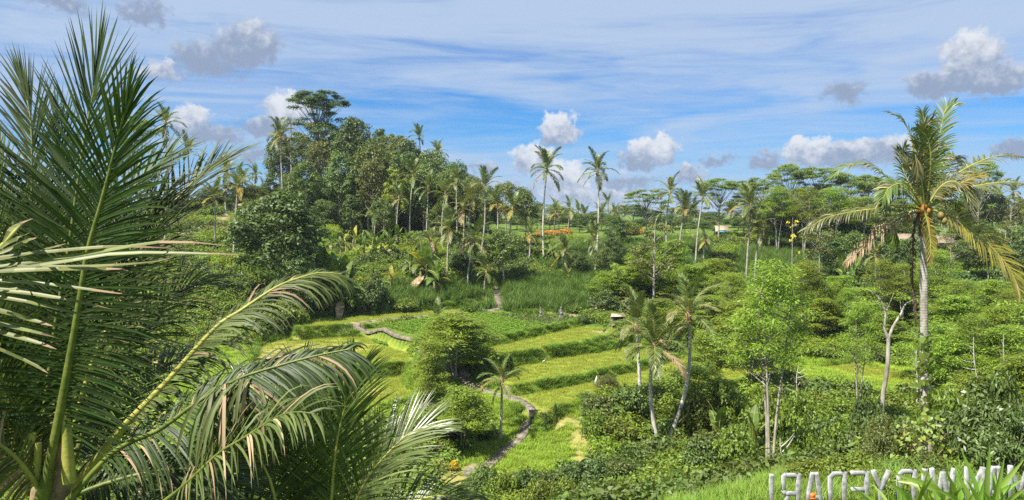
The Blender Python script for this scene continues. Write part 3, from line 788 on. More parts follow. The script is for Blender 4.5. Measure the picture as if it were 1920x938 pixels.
BL = {(tone, a): banana_leaf(40 + a, 2.1, e, dr, mt) for tone, mt in (('green', M_BANANA), ('yellow', M_BANYEL), ('dry', M_PALMDRY)) for a, (e, dr) in enumerate([(84, 40), (66, 75), (45, 95), (15, 90), (-35, 40)])}
_g = Geo(); _g.tube([(0, 0, -.3), (0, 0, .3), (.02, 0, .8), (0, .02, 1.3), (0, 0, 1.6)], [.15, .14, .11, .085, .05], 8, 0)
BSTEM = _g.mesh('stem', [plain_mat('banana_stem', (.16, .17, .06), (.33, .29, .13), 6, .7)], True)
def banana(px, d, py_top, label, group=None, n=8, yellow=.05, seed=0):
    rs = np.random.RandomState(int(px * 3 + d * 11 + seed)); x = P(px, 600, d)[0]; z = gz(x, d)
    H = max(1.2, P(px, py_top, d)[2] - z); s = H / 3.3
    o = empty('banana_plant', (x, d, z - .05), label, 'banana plant', group, rz=rs.rand() * 6.28, scale=(s, s, s))
    mesh_obj('stem', BSTEM, o)
    for i in range(n):
        a = int(np.clip(i * 5 / n + rs.randn() * .4, 0, 4)); tone = 'yellow' if rs.rand() < yellow else ('dry' if a == 4 and rs.rand() < .6 else 'green')
        f = mesh_obj('leaf', BL[tone, a], o, (0, 0, 1.5 - .05 * i)); k = rs.uniform(.75, 1.1); f.scale = (k, k, k)
        f.rotation_euler = (rs.randn() * .15, 0, i * 2.39996 + rs.randn() * .3)
    return o

# ---- scattered ground cover (uncountable): one object per sort, copies set on points
def blades(name, n, r, h, w, bend, mat, seed, segs=2):
    rs = np.random.RandomState(seed); a = rs.rand(n) * 6.28; rr = r * np.sqrt(rs.rand(n))
    p = np.c_[np.cos(a) * rr, np.sin(a) * rr, np.full(n, -.04)]
    o = rs.rand(n) * 6.28; d = np.c_[np.cos(o), np.sin(o), np.zeros(n)]; s = np.c_[-d[:, 1], d[:, 0], d[:, 2]]
    hh = h * rs.uniform(.55, 1.1, n); bb = bend * rs.uniform(.3, 1.2, n) * hh
    V = []
    for k in range(segs + 1):
        t = k / segs; c = p + d * (bb * t ** 1.8)[:, None] + np.array((0, 0, 1.0)) * (hh * t * (1 - .22 * t * bend))[:, None]
        ww = w * (1 - t ** 1.6 * .94) / 2; V += [c - s * ww, c + s * ww]
    V = np.stack(V, 1); k2 = 2 * (segs + 1)
    Q = np.array([(2 * k, 2 * k + 1, 2 * k + 3, 2 * k + 2) for k in range(segs)])
    g = Geo(); g.add(V.reshape(-1, 3), (np.arange(n)[:, None, None] * k2 + Q[None]).reshape(-1, 4)); return g.mesh(name, [mat])
def clump(name, n, r, h, L, W, mat, seed, k=9):
    rs = np.random.RandomState(seed); g = Geo()
    for i in range(k):
        a = i * 2.4; rr = r * .75 * math.sqrt((i + .3) / k); puff(g, (math.cos(a) * rr, math.sin(a) * rr, h * (.35 + .35 * rs.rand()) * (1 - .4 * rr / r)), (r * .42, r * .42, h * .42), n // k, L, W, rs)
    return g.mesh(name, [mat])
def scatter(name, me, pts, sc, label, seed=0, szvar=.35):
    rs = np.random.RandomState(seed); N = len(pts)
    pm = bpy.data.meshes.new(name); pm.vertices.add(N); pm.vertices.foreach_set('co', np.asarray(pts, np.float32).ravel())
    a = pm.attributes.new('turn', 'FLOAT_VECTOR', 'POINT'); a.data.foreach_set('vector', np.c_[rs.randn(N) * .08, rs.randn(N) * .08, rs.rand(N) * 6.28].astype(np.float32).ravel())
    s = (np.asarray(sc) * np.ones(N)) * rs.uniform(1 - szvar, 1 + szvar, N)
    a = pm.attributes.new('size', 'FLOAT_VECTOR', 'POINT'); a.data.foreach_set('vector', np.c_[s, s, s * rs.uniform(.8, 1.2, N)].astype(np.float32).ravel())
    src = bpy.data.objects.new(name + '_clump', me)
    ng = bpy.data.node_groups.new(name, 'GeometryNodeTree')
    ng.interface.new_socket('Geometry', in_out='INPUT', socket_type='NodeSocketGeometry'); ng.interface.new_socket('Geometry', in_out='OUTPUT', socket_type='NodeSocketGeometry')
    gi, go = ng.nodes.new('NodeGroupInput'), ng.nodes.new('NodeGroupOutput')
    oi = ng.nodes.new('GeometryNodeObjectInfo'); oi.inputs['Object'].default_value = src; oi.inputs['As Instance'].default_value = True
    ip = ng.nodes.new('GeometryNodeInstanceOnPoints')
    at = []
    for nm in ('turn', 'size'):
        q = ng.nodes.new('GeometryNodeInputNamedAttribute'); q.data_type = 'FLOAT_VECTOR'; q.inputs['Name'].default_value = nm; at.append(q)
    ng.links.new(gi.outputs[0], ip.inputs['Points']); ng.links.new(oi.outputs['Geometry'], ip.inputs['Instance'])
    ng.links.new(at[0].outputs[0], ip.inputs['Rotation']); ng.links.new(at[1].outputs[0], ip.inputs['Scale']); ng.links.new(ip.outputs[0], go.inputs[0])
    o = mesh_obj(name, pm); md = o.modifiers.new('scatter', 'NODES'); md.node_group = ng
    return tag(o, label, None, None, 'stuff')

def project(p):
    c, s = math.cos(PITCH), math.sin(PITCH); q = p - np.array((0, 0, CAM_Z))
    f = q[:, 1] * c - q[:, 2] * s; v = q[:, 1] * s + q[:, 2] * c
    return CX + F_PX * q[:, 0] / f, CY - F_PX * v / f
def inpix(poly, px, py):
    return poly_sd(px, py, np.array(poly, float)) > 0
def ground_points(n, d0, d1, seed, px0=-120, px1=2040, power=1.0):
    """random ground points inside the camera's field of view, even per square metre for power 1"""
    rs = np.random.RandomState(seed); d = np.sqrt(d0 ** 2 + rs.rand(n) * (d1 ** 2 - d0 ** 2)) if power == 1 else d0 + (d1 - d0) * rs.rand(n) ** power
    x = (px0 + rs.rand(n) * (px1 - px0) - CX) / F_PX * d
    p = np.c_[x, d, ground(x, d)]; u, v = project(p)
    return p, u, v
# ------------------------------------------------------------------ ground cover
NTH = 'first second third fourth fifth sixth seventh eighth ninth tenth eleventh twelfth thirteenth fourteenth fifteenth sixteenth seventeenth eighteenth nineteenth twentieth'.split()
nth = lambda i: NTH[i]
OPEN = [[(868, 735), (960, 738), (1110, 745), (1120, 800), (1110, 862), (1020, 905), (840, 930), (840, 870), (930, 820), (900, 770)],
        [(600, 690), (790, 690), (790, 800), (620, 790)], [(200, 700), (460, 640), (470, 760), (330, 860), (200, 870)],
        [(1480, 670), (1730, 690), (1730, 750), (1480, 720)], [(1270, 690), (1470, 680), (1470, 720), (1280, 740)]]
TALLG = [[(690, 592), (700, 540), (930, 525), (1150, 515), (1270, 560), (1130, 588), (1000, 588), (940, 583), (820, 592)],
         [(1370, 480), (1480, 440), (1570, 445), (1600, 540), (1560, 575), (1400, 560)], [(1020, 470), (1180, 450), (1330, 455), (1330, 500), (1180, 515), (1020, 510)]]
def field_any(x, y, grow=0.0):
    k = np.zeros(len(x), bool)
    for q, z, poly in TP: k |= poly_sd(x, y, poly) > -grow
    return k
dry_at = lambda x, y: np.max([blob(*b, x, y) for b in DRY], axis=0)
earth_at = lambda x, y: np.max([blob(*b, x, y) for b in EARTH], axis=0)

p, u, v = ground_points(90000, 62, 128, 1)
f = field_any(p[:, 0], p[:, 1], -.05)
isA = inpoly('A', p[:, 0], p[:, 1])
ok = f & ~isA & off_path(p[:, 0], p[:, 1], .75) & (np.random.RandomState(3).rand(len(p)) > earth_at(p[:, 0], p[:, 1]) * .95) & (np.random.RandomState(4).rand(len(p)) > dry_at(p[:, 0], p[:, 1]) * .7)
scatter('field_grass', blades('field_grass', 46, .34, .24, .022, .8, M_GRASS, 1), p[ok], 1.0, 'short yellow green grass covering the flat terraces', 1)
# crop rows on the upper field
a, b = to_plane(910, 599, -14), to_plane(985, 617, -14)
rd = (b - a)[:2] / np.linalg.norm((b - a)[:2]); rn = np.array((-rd[1], rd[0]))
ap = [q for q in TP if q[0] == 'A'][0]
ctr = ap[2].mean(0); rows = []
rsx = np.random.RandomState(8)
for i in np.arange(-28, 28, 1.05):
    for j in np.arange(-30, 30, .30): rows.append(ctr + rn * (i + rsx.randn() * .04) + rd * (j + rsx.randn() * .05))
rows = np.array(rows); sd = poly_sd(rows[:, 0], rows[:, 1], ap[2])
q = np.c_[rows, ground(rows[:, 0], rows[:, 1])]; uu, vv = project(q)
weedy = inpix([(925, 588), (1100, 590), (1100, 606), (1030, 612), (960, 600)], uu, vv)
ok = (sd > .4) & off_path(q[:, 0], q[:, 1], .7)
scatter('crop_rows', clump('crop_rows', 80, .27, .42, .17, .085, M_CROP, 5, 5), q[ok & ~weedy], 1.05, 'bright green leafy crop planted in close rows on the upper field', 2, .2)
wk = ok & weedy & (rsx.rand(len(q)) < .8)
scatter('low_crop', clump('low_crop', 70, .30, .25, .15, .08, M_BROAD2, 6, 5), q[wk], 1.0, 'dull green low crop at the back right of the upper field', 3)
isAo = isA & (rsx.rand(len(p)) < .06)
scatter('furrow_grass', blades('furrow_grass', 30, .3, .16, .02, .7, M_GRASS2, 9), p[isAo & off_path(p[:, 0], p[:, 1], .7)], 1.0, 'thin grass in the furrows between the crop rows', 4)
# long grass hanging over every terrace bank
p, u, v = ground_points(150000, 60, 126, 11)
e = .35
sl = np.hypot(ground(p[:, 0] + e, p[:, 1]) - ground(p[:, 0] - e, p[:, 1]), ground(p[:, 0], p[:, 1] + e) - ground(p[:, 0], p[:, 1] - e)) / (2 * e)
near = field_any(p[:, 0], p[:, 1], 1.3)
ok = near & (sl > .42) & off_path(p[:, 0], p[:, 1], .7)
scatter('bank_grass', blades('bank_grass', 44, .30, .50, .032, 1.2, M_GRASS2, 12, 3), p[ok], 1.0, 'long dark green grass hanging over the terrace banks', 5)
# open grassy slope beside the footpath
p, u, v = ground_points(60000, 40, 100, 13)
op = np.any([inpix(o, u, v) for o in OPEN], axis=0)
ok = op & ~field_any(p[:, 0], p[:, 1]) & off_path(p[:, 0], p[:, 1], .55) & (rsx.rand(len(p)) > np.maximum(earth_at(p[:, 0], p[:, 1]), dry_at(p[:, 0], p[:, 1])) * .9)
scatter('slope_grass', blades('slope_grass', 44, .36, .42, .028, 1.0, leaf_mat('slope_grass', (.11, .195, .020), (.20, .27, .035), trans=.3, rough=.6, spec=.2, var=.4, hue=.02), 14, 3), p[ok], 1.0, 'rough bright grass on the slope beside the winding footpath', 6)
# tall reed-like grass behind the fields
p, u, v = ground_points(60000, 98, 165, 15)
ok = np.any([inpix(o, u, v) for o in TALLG], axis=0) & ~field_any(p[:, 0], p[:, 1], .6) & off_path(p[:, 0], p[:, 1], 1.0) & (rsx.rand(len(p)) < .85)
scatter('tall_grass', blades('tall_grass', 40, .55, 1.6, .055, .75, M_TALL, 16, 3), p[ok], 1.0, 'tall reed like grass on the slope behind the fields', 7)
# wild low growth elsewhere
def wild(n, d0, d1, seed):
    p, u, v = ground_points(n, d0, d1, seed)
    bad = field_any(p[:, 0], p[:, 1], 1.0) | ~off_path(p[:, 0], p[:, 1], 1.6)
    for o in OPEN + TALLG: bad |= inpix(o, u, v)
    bad |= (rsx.rand(n) < np.maximum(earth_at(p[:, 0], p[:, 1]), dry_at(p[:, 0], p[:, 1])) * .8)
    return p[~bad], u[~bad], v[~bad]
p, u, v = wild(26000, 34, 170, 21)
nz = vnoise(p[:, 0], p[:, 1], 7, 5)
W1 = clump('weeds', 170, .75, .8, .20, .11, M_WEED, 31); W2 = clump('weeds', 170, .8, .9, .24, .13, M_BROAD2, 32); W3 = blades('reeds', 46, .5, 1.0, .04, 1.0, M_TALL, 33, 3)
W4 = clump('weeds', 220, .9, 1.1, .26, .08, M_FEATH, 34)
scatter('light_weeds', W1, p[nz > .60], 1.2, 'light green leafy weeds covering the sunny slopes', 22)
scatter('dark_weeds', W2, p[(nz <= .60) & (nz > .38)], 1.4, 'mid green broad leaved undergrowth on the valley sides', 23)
scatter('feathery_undergrowth', W4, p[(nz <= .38) & (nz > .22)], 1.35, 'feathery green undergrowth in the valley hollows', 24)
scatter('rough_grass', W3, p[(nz <= .22)], 1.1, 'rough grass tussocks among the undergrowth', 25)
p, u, v = wild(5000, 9, 36, 26)
nz = vnoise(p[:, 0], p[:, 1], 3, 6)
scatter('near_weeds', clump('near_weeds', 260, .5, .5, .11, .055, M_WEED, 35, 12), p[nz > .5], 1.1, 'low leafy weeds on the near slope below the viewpoint', 27)
scatter('near_grass', blades('near_grass', 60, .4, .55, .02, 1.0, M_GRASS2, 36, 3), p[nz <= .55], 1.1, 'rough grass on the near slope below the viewpoint', 28)
# marigold field beyond the tall palms
def patch_points(poly_px, z, n, seed):
    pl = np.array([to_plane(a, b, z)[:2] for a, b in poly_px]); rs = np.random.RandomState(seed)
    lo, hi = pl.min(0), pl.max(0); q = lo + rs.rand(n, 2) * (hi - lo); q = q[poly_sd(q[:, 0], q[:, 1], pl) > 0]
    return np.c_[q, ground(q[:, 0], q[:, 1])]
MG = Geo(); _rs = np.random.RandomState(2)
puff(MG, (0, 0, .45), (.45, .45, .35), 70, .26, .2, _rs, m=0); puff(MG, (0, 0, .25), (.45, .45, .25), 40, .2, .1, _rs, m=1)
MGM = MG.mesh('marigold', [M_MARI, M_WEED])
def at_d(px0, px1, d0, d1, n, seed):
    rs = np.random.RandomState(seed); d = rs.uniform(d0, d1, n); x = (rs.uniform(px0, px1, n) - CX) / F_PX * d
    return np.c_[x, d, ground(x, d)]
mp = np.vstack((at_d(1006, 1068, 184, 200, 850, 3), at_d(1172, 1205, 189, 196, 150, 4), at_d(880, 900, 186, 192, 60, 5)))
scatter('marigold_field', MGM, mp, 1.15, 'orange marigold flowers in a long field beyond the tall palms', 29, .2)

# ------------------------------------------------------------------ the wooded knoll
SIL = np.array([(495, 262), (515, 232), (540, 222), (560, 215), (600, 232), (640, 218), (668, 208), (700, 240), (740, 250), (780, 262), (820, 282), (850, 305), (880, 338), (905, 352)], float)
sil = lambda px: float(np.interp(px, SIL[:, 0], SIL[:, 1]))
rk = random.Random(7)
LB = 'broadleaf tree in the grove on the knoll'
G = 'trees of the wooded knoll'
tree_px('umbrella_dark', 602, 178, 166, 'tall flat topped tree rising above the whole knoll grove', wpx=98, var=0, name='umbrella_tree')
for px, d, top, w, k, lab in [
    (664, 166, 208, 78, 'dome_dark', 'largest round dark green tree at the top of the knoll grove'),
    (614, 174, 222, 70, 'dome_dark', 'dark round tree just under the flat topped tree on the knoll'),
    (716, 176, 236, 42, 'column', 'narrow dark tree between the largest round tree and the knoll crest palm'),
    (552, 168, 218, 72, 'open_light', 'loose pale leaved tree beside the leaning palm at the left end of the knoll'),
    (700, 152, 292, 74, 'dome_olive', 'olive tree with a bare pale trunk showing, front middle of the knoll'),
    (640, 154, 282, 70, 'dome_mid', 'mid green tree with several pale trunks, front of the knoll'),
    (575, 150, 300, 66, 'dome_mid', 'mid green tree in front of the loose pale tree on the knoll'),
    (745, 150, 312, 56, 'open_yellow', 'yellow green tree at the front of the knoll, right of the bare trunk'),
    (606, 160, 258, 66, 'dome_olive', 'olive tree below the dark round tree on the knoll'),
    (762, 168, 252, 76, 'dome_mid', 'round mid green tree left of the knoll crest palm'),
    (815, 166, 280, 86, 'dome_mid', 'round mid green tree at the right shoulder of the knoll'),
    (852, 162, 298, 76, 'dome_dark', 'dark tree at the right foot of the knoll'),
    (884, 158, 330, 64, 'dome_olive', 'olive tree low on the right foot of the knoll'),
    (510, 158, 330, 40, 'column', 'very dark narrow tree behind the leaning palm trunk'),
    (735, 172, 246, 60, 'dome_olive', 'small olive tree on the knoll skyline'),
    (795, 152, 318, 80, 'dome_dark', 'dark tree above the banana grove on the right of the knoll'),
    (720, 142, 370, 50, 'dome_mid', 'small rounded tree at the knoll foot above the banana grove'),
    (660, 143, 360, 46, 'column', 'narrow dark tree at the knoll foot above the banana grove'),
    (610, 142, 372, 50, 'dome_mid', 'low green tree behind the big tree at the knoll foot'),
    (830, 140, 380, 60, 'dome_mid', 'low green tree among the palms at the right knoll foot'),
    (948, 150, 338, 76, 'dome_olive', 'rounded olive tree clump between the knoll and the tall palm pair'),
    (985, 156, 350, 56, 'dome_mid', 'green tree just left of the tall palm pair'),
    (915, 152, 352, 50, 'dome_dark', 'dark tree behind the slender palm right of the knoll'),
]: tree_px(k, px, d, top, lab, G, wpx=w, name='broadleaf_tree')
for i in range(16):                                     # trees inside the grove that only fill it
    px = 530 + i * 22 + rk.uniform(-6, 6)
    tree_px(('dome_dark', 'dome_mid', 'dome_dark')[i % 3], px, 184 - (i % 2) * 26, sil(px) + (18 if i % 2 == 0 else 95) + rk.uniform(0, 14), 'dark green broadleaf tree inside the knoll grove, mostly hidden by its neighbours', 'inner trees of the knoll grove', wpx=rk.uniform(52, 70), name='broadleaf_tree')

for px, d, cx, cy, L, lab in [(700, 150, 704, 395, 3.0, 'small palm at the front of the knoll under the bare trunk tree'), (745, 146, 748, 372, 3.2, 'palm at the front of the knoll left of the slender one'), (800, 144, 803, 352, 3.4, 'palm at the front of the knoll right of the slender one'), (858, 150, 856, 338, 3.4, 'palm rising from the right foot of the knoll'), (880, 140, 884, 372, 3.2, 'palm below the right foot of the knoll'), (660, 148, 664, 405, 2.8, 'small palm at the front of the knoll above the banana grove')]:
    palm(px, d, cx, cy, L, lab, 'palms at the foot of the knoll', n=15, tones=('green', 'pale', 'pale'))
for i in range(14):
    px = 690 + i * 17 + rk.uniform(-5, 5)
    tree_px(('dome_mid', 'dome_dark', 'dome_olive')[i % 3], px, 156 + (i % 3) * 6, float(np.interp(px, (690, 800, 860, 920), (248, 276, 308, 345))) + rk.uniform(4, 34), 'tree packed into the right flank of the knoll grove, %s from the left' % nth(i), 'trees on the right flank of the knoll', wpx=rk.uniform(58, 80), name='broadleaf_tree')

# ------------------------------------------------------------------ big tree left of the fields and its neighbours
tree_px('dome_dark', 526, 105, 348, 'big dense dark green tree standing left of the upper field', wpx=190, name='broadleaf_tree', var=2)
tree_px('dome_dark', 560, 101, 470, 'smaller dark tree leaning out at the foot of the big dense tree', wpx=90, name='broadleaf_tree', var=1)
tree_px('dome_mid', 945, 120, 428, 'rounded light olive tree among palms behind the upper field', wpx=84, name='broadleaf_tree')
tree_px('dome_dark', 862, 124, 470, 'small dark tree behind the two slender palms', wpx=56, name='broadleaf_tree')
tree_px('dome_dark', 900, 128, 470, 'small dark tree between slender palm and olive tree', wpx=50, name='broadleaf_tree')
tree_px('dome_dark', 1155, 150, 405, 'dark rounded tree right of the tall palm pair', wpx=50, name='broadleaf_tree')
tree_px('dome_mid', 1180, 155, 415, 'green rounded tree beside the orange flower field', wpx=44, name='broadleaf_tree')
tree_px('open_light', 1225, 108, 400, 'slender tree with a straight pale trunk and loose crown mid right', wpx=90, name='broadleaf_tree')
tree_px('open_light', 1533, 112, 385, 'slender leaning pale trunk tree left of the orange nut palm', wpx=60, name='broadleaf_tree')
tree_px('open_yellow', 1158, 112, 488, 'thin sapling with a bare white stem behind the shelter', wpx=40, name='sapling')
# left skyline behind the fronds
for px, d, top, w, k, lab in [(440, 150, 340, 60, 'dome_mid', 'rounded tree left of the knoll above the brown bank'), (480, 152, 345, 54, 'dome_olive', 'olive tree against the knoll left edge'), (400, 155, 350, 60, 'dome_dark', 'dark tree left of the knoll seen through palm fronds'),
    (340, 150, 360, 70, 'dome_mid', 'green tree behind the near palm fronds below the far single palm'), (250, 140, 215, 110, 'umbrella', 'wide flat topped tree half hidden behind the near palm fronds'), (180, 135, 330, 110, 'dome_mid', 'green tree hidden behind the middle of the near palm'), (90, 130, 340, 120, 'dome_dark', 'dark tree hidden behind the left of the near palm')]:
    tree_px(k, px, d, top, lab, 'trees left of the knoll', wpx=w, name='broadleaf_tree')
for px, d, top, w, lab in [(360, 108, 500, 70, 'light shrub on the grassy slope seen between fronds'), (420, 104, 525, 76, 'spreading light green shrub left of the big dense tree'), (385, 98, 560, 70, 'light shrub low on the slope left of the big tree')]:
    shrub_px('shrub_light', px, d, top, lab, wpx=w)

# ------------------------------------------------------------------ palms
palm(1020, 130, 1026, 318, 3.9, 'tall slender coconut palm, left one of the skyline pair', n=20, lod='mid', bend=(-.4, 0, 0), tones=('green', 'green', 'pale'), old=.25, up=1.15, bark=B_PALMW)
palm(1117, 132, 1121, 322, 3.9, 'tall slender coconut palm, right one of the skyline pair', n=20, lod='mid', bend=(.25, 0, 0), tones=('green', 'green', 'green'), old=.4, up=1.15, bark=B_PALMW)
palm(1240, 62, 1226, 652, 3.9, 'front palm with pale curved trunk of the three in the valley', n=20, lod='mid', bend=(-.5, 0, 0), old=.15, r=.19, up=.95, maxatt=4, bark=B_PALMW)
palm(1254, 63.5, 1291, 592, 3.6, 'strongly leaning pale trunked palm carrying orange coconuts', n=18, lod='mid', bend=(.75, 0, -.3), old=.3, orange=True, nuts=8, r=.19, bark=B_PALMW)
palm(1201, 69, 1193, 615, 3.8, 'straight palm behind the front one of the three in the valley', n=18, lod='mid', bend=(.1, 0, 0), old=.3, r=.19, tones=('green', 'pale'), bark=B_PALMW)
palm(937, 63, 941, 716, 2.2, 'small palm with a dark trunk beside the winding footpath', n=14, lod='mid', old=.35, r=.14, nuts=3, orange=True, tones=('green', 'pale', 'yellow'))
palm(840, 119, 842, 432, 3.8, 'full crowned palm behind the crop field', n=22, lod='mid', old=.1, tones=('pale', 'green', 'pale'))
palm(877, 120, 890, 452, 3.6, 'slanting pale trunk palm right of the full crowned palm', n=18, lod='mid', old=.25, tones=('pale', 'green', 'yellow'), bend=(-.3, 0, 0))
palm(898, 130, 909, 352, 3.4, 'tall thin palm between the knoll and the olive tree clump', n=17, lod='mid', old=.2, tones=('green', 'pale'))
palm(770, 148, 775, 330, 3.6, 'slender palm standing in front of the knoll grove', n=18, lod='mid', old=.3, tones=('pale', 'green'))
palm(537, 154, 526, 256, 3.8, 'palm with a long bare leaning trunk at the left end of the knoll', n=18, lod='mid', old=.25, tones=('green', 'pale'))
palm(790, 182, 786, 258, 3.6, 'palm crown poking above the crest of the knoll grove', n=16, up=1.5, old=0)
palm(824, 180, 821, 288, 3.4, 'smaller palm crown on the right shoulder of the knoll', n=15, up=1.5, old=0)
palm(352, 150, 352, 285, 3.6, 'single dark palm against the sky right of the near fronds', n=16, tones=('green',))
palm(312, 122, 310, 232, 3.4, 'tall palm half hidden behind the near frond tips', n=16, tones=('green', 'pale'))
for px, d, cx, cy, L, lab in [(428, 148, 425, 322, 3.8, 'palm with upswept crown left of the knoll'), (458, 168, 456, 338, 3.6, 'far palm just left of the knoll, lower of two'), (482, 172, 480, 330, 3.4, 'far palm just left of the knoll, higher of two'),
    (440, 120, 446, 352, 3.6, 'thin stemmed palm in front of the brown bank'), (405, 124, 402, 372, 3.0, 'young palm beside the thin stemmed palm by the brown bank')]:
    palm(px, d, cx, cy, L, lab, 'palms left of the knoll', n=15, tones=('green', 'pale'))
for px, d, cx, cy, L, tn, lab in [(955, 138, 961, 392, 3.6, ('yellow', 'pale'), 'palm with yellow fronds in front of the olive clump'), (991, 131, 994, 440, 3.0, ('pale', 'green'), 'short leaning palm left of the tall pair'), (1056, 125, 1060, 472, 3.2, ('green', 'pale'), 'low bushy palm between the trunks of the tall pair'),
    (1112, 124, 1114, 450, 3.2, ('green', 'pale'), 'dark stemmed low palm in front of the right tall palm'), (832, 136, 835, 365, 3.4, ('pale', 'green'), 'palm over the right knoll foot, leftmost of three'), (866, 134, 868, 392, 3.2, ('pale', 'yellow'), 'pale palm over the right knoll foot, middle of three'), (806, 128, 808, 452, 2.8, ('pale', 'green'), 'short palm left of the full crowned palm'),
    (930, 140, 932, 384, 3.2, ('pale', 'green'), 'palm over the right knoll foot, rightmost of three'), (1040, 210, 1042, 398, 4.0, ('green', 'yellow'), 'far palm behind the marigolds with an orange frond'), (1064, 200, 1068, 392, 3.4, ('green', 'pale'), 'leaning far palm at the right end of the marigolds')]:
    palm(px, d, cx, cy, L, lab, n=15, tones=tn)
palm(910, 118, 912, 512, 2.4, 'stubby palm at the edge of the tall grass', n=12, tones=('pale', 'green'), nuts=0)
palm(818, 98, 818, 600, 2.6, 'young palm with a few stiff fronds at the back of the field', n=8, lod='mid', up=1.6, nuts=0, skirt=False, maxatt=3, r=.10)
palm(1060, 121, 1062, 522, 2.2, 'trunkless young palm in the undergrowth behind the field', n=10, tones=('pale', 'green', 'yellow'), nuts=0, up=1.3)
for px, d, cx, cy, L, lab in [(1251, 142, 1256, 362, 3.6, 'tall palm left of the hut, furthest left of four'), (1272, 140, 1284, 392, 3.6, 'leaning palm left of the hut, second from left of four'), (1303, 136, 1318, 372, 3.6, 'curved palm left of the hut with a white trunk foot'), (1318, 138, 1322, 452, 2.4, 'low palm just left of the hut'),
    (1397, 121, 1408, 388, 3.8, 'full palm right of the hut, taller of a close pair'), (1413, 121, 1423, 432, 3.4, 'palm right of the hut, shorter of a close pair')]:
    palm(px, d, cx, cy, L, lab, n=18, lod='mid', tones=('green', 'pale', 'pale'), old=.3)
rp = random.Random(3)
for i, (cx, cy, d) in enumerate([(1084, 398, 230), (1096, 405, 240), (1140, 382, 235), (1152, 400, 250), (1172, 402, 250), (1050, 405, 250), (1010, 402, 240), (895, 405, 235), (1128, 402, 225), (1240, 398, 230), (1300, 396, 230), (1372, 398, 220)]):
    palm(cx + rp.uniform(-3, 3), d, cx, cy, 3.8, 'far palm in the tree line behind the marigold field, %s from the left' % nth(sorted((1084, 1096, 1140, 1152, 1172, 1050, 1010, 895, 1128, 1240, 1300, 1372)).index(cx)), 'far palms behind the marigold field', n=13)
for i, (cx, cy, d) in enumerate([(1842, 362, 180), (1872, 372, 190), (1900, 362, 185), (1886, 398, 170), (1915, 395, 165), (1860, 402, 175), (1800, 395, 180), (1770, 402, 178), (1825, 408, 168), (1640, 425, 150), (1690, 430, 150)]):
    palm(cx + rp.uniform(-4, 4), d, cx, cy, 3.8, ('far palm on the rise right of the orange nut palm, %s from the left' % nth(sorted((1842, 1872, 1900, 1886, 1915, 1860, 1800, 1770, 1825)).index(cx))) if cx > 1745 else 'far palm just left of the orange nut palm trunk, %s' % ('further left' if cx < 1660 else 'closer to it'), 'far palms on the right rise', n=14, tones=('green', 'pale'))
palm(1640, 118, 1642, 480, 2.6, 'low pale palm in front of the dark wood on the right', n=12, tones=('pale', 'green'), nuts=0)
palm(1180, 108, 1186, 570, 2.8, 'low palm behind the three valley palms', n=12, tones=('pale', 'green'), nuts=0)

# ------------------------------------------------------------------ bananas
BG = [(632, 134, 424), (650, 132, 428), (668, 134, 424), (684, 132, 430), (700, 134, 422), (716, 133, 426), (732, 134, 424), (748, 136, 420), (676, 130, 440), (705, 130, 440), (640, 130, 440), (735, 131, 436), (620, 132, 432), (764, 136, 424)]
for px, d, t in BG: banana(px, d, t, 'banana plant in the grove at the foot of the knoll, %s from the left' % nth(sorted(BG).index((px, d, t))), 'bananas at the knoll foot')
BG = [(600, 110, 468), (615, 108, 478), (630, 110, 462), (645, 109, 480), (622, 106, 492), (640, 106, 495), (606, 106, 500), (655, 110, 486)]
for px, d, t in BG: banana(px, d, t, 'banana plant clustered right of the big dense tree, %s from the left' % nth(sorted(BG).index((px, d, t))), 'bananas by the big dense tree', n=9)
banana(733, 116, 500, 'yellowing banana plant alone above the crop field', n=8, yellow=.5)
for px, d, t, lab in [(800, 118, 452, 'tall banana plant left of the full crowned palm'), (815, 117, 480, 'short banana plant left of the full crowned palm'), (770, 122, 462, 'banana plant above the crop field, nearest the lone yellowing one'), (790, 121, 446, 'banana plant under the knoll beside the tall one'), (976, 122, 500, 'banana plant right of the light olive tree'), (1035, 130, 440, 'banana plant by the left tall palm trunk'),
    (1292, 65, 780, 'banana plant with brown dead leaves beside the leaning palm'), (1415, 58, 765, 'broad banana plant behind the pale stemmed feathery tree'), (1350, 60, 760, 'banana plant between the leaning palm and the pale stems'), (1385, 62, 790, 'banana plant low in the hollow by the pale stems'), (1265, 66, 760, 'banana plant behind the valley palm trunks'), (1200, 62, 790, 'small banana plant left of the valley palm trunks'), (1462, 60, 800, 'banana plant right of the pale stems')]:
    banana(px, d, t, lab, n=8, yellow=.15 if px < 1200 else .05)
for px, d, t in [(1490, 100, 545), (1532, 98, 548), (1455, 150, 425), (1585, 118, 470), (1600, 120, 476)]:
    banana(px, d, t, 'banana plant on the right hand slopes, %s from the left' % nth(sorted((1490, 1532, 1455, 1585, 1600)).index(px)), 'bananas on the right slopes')

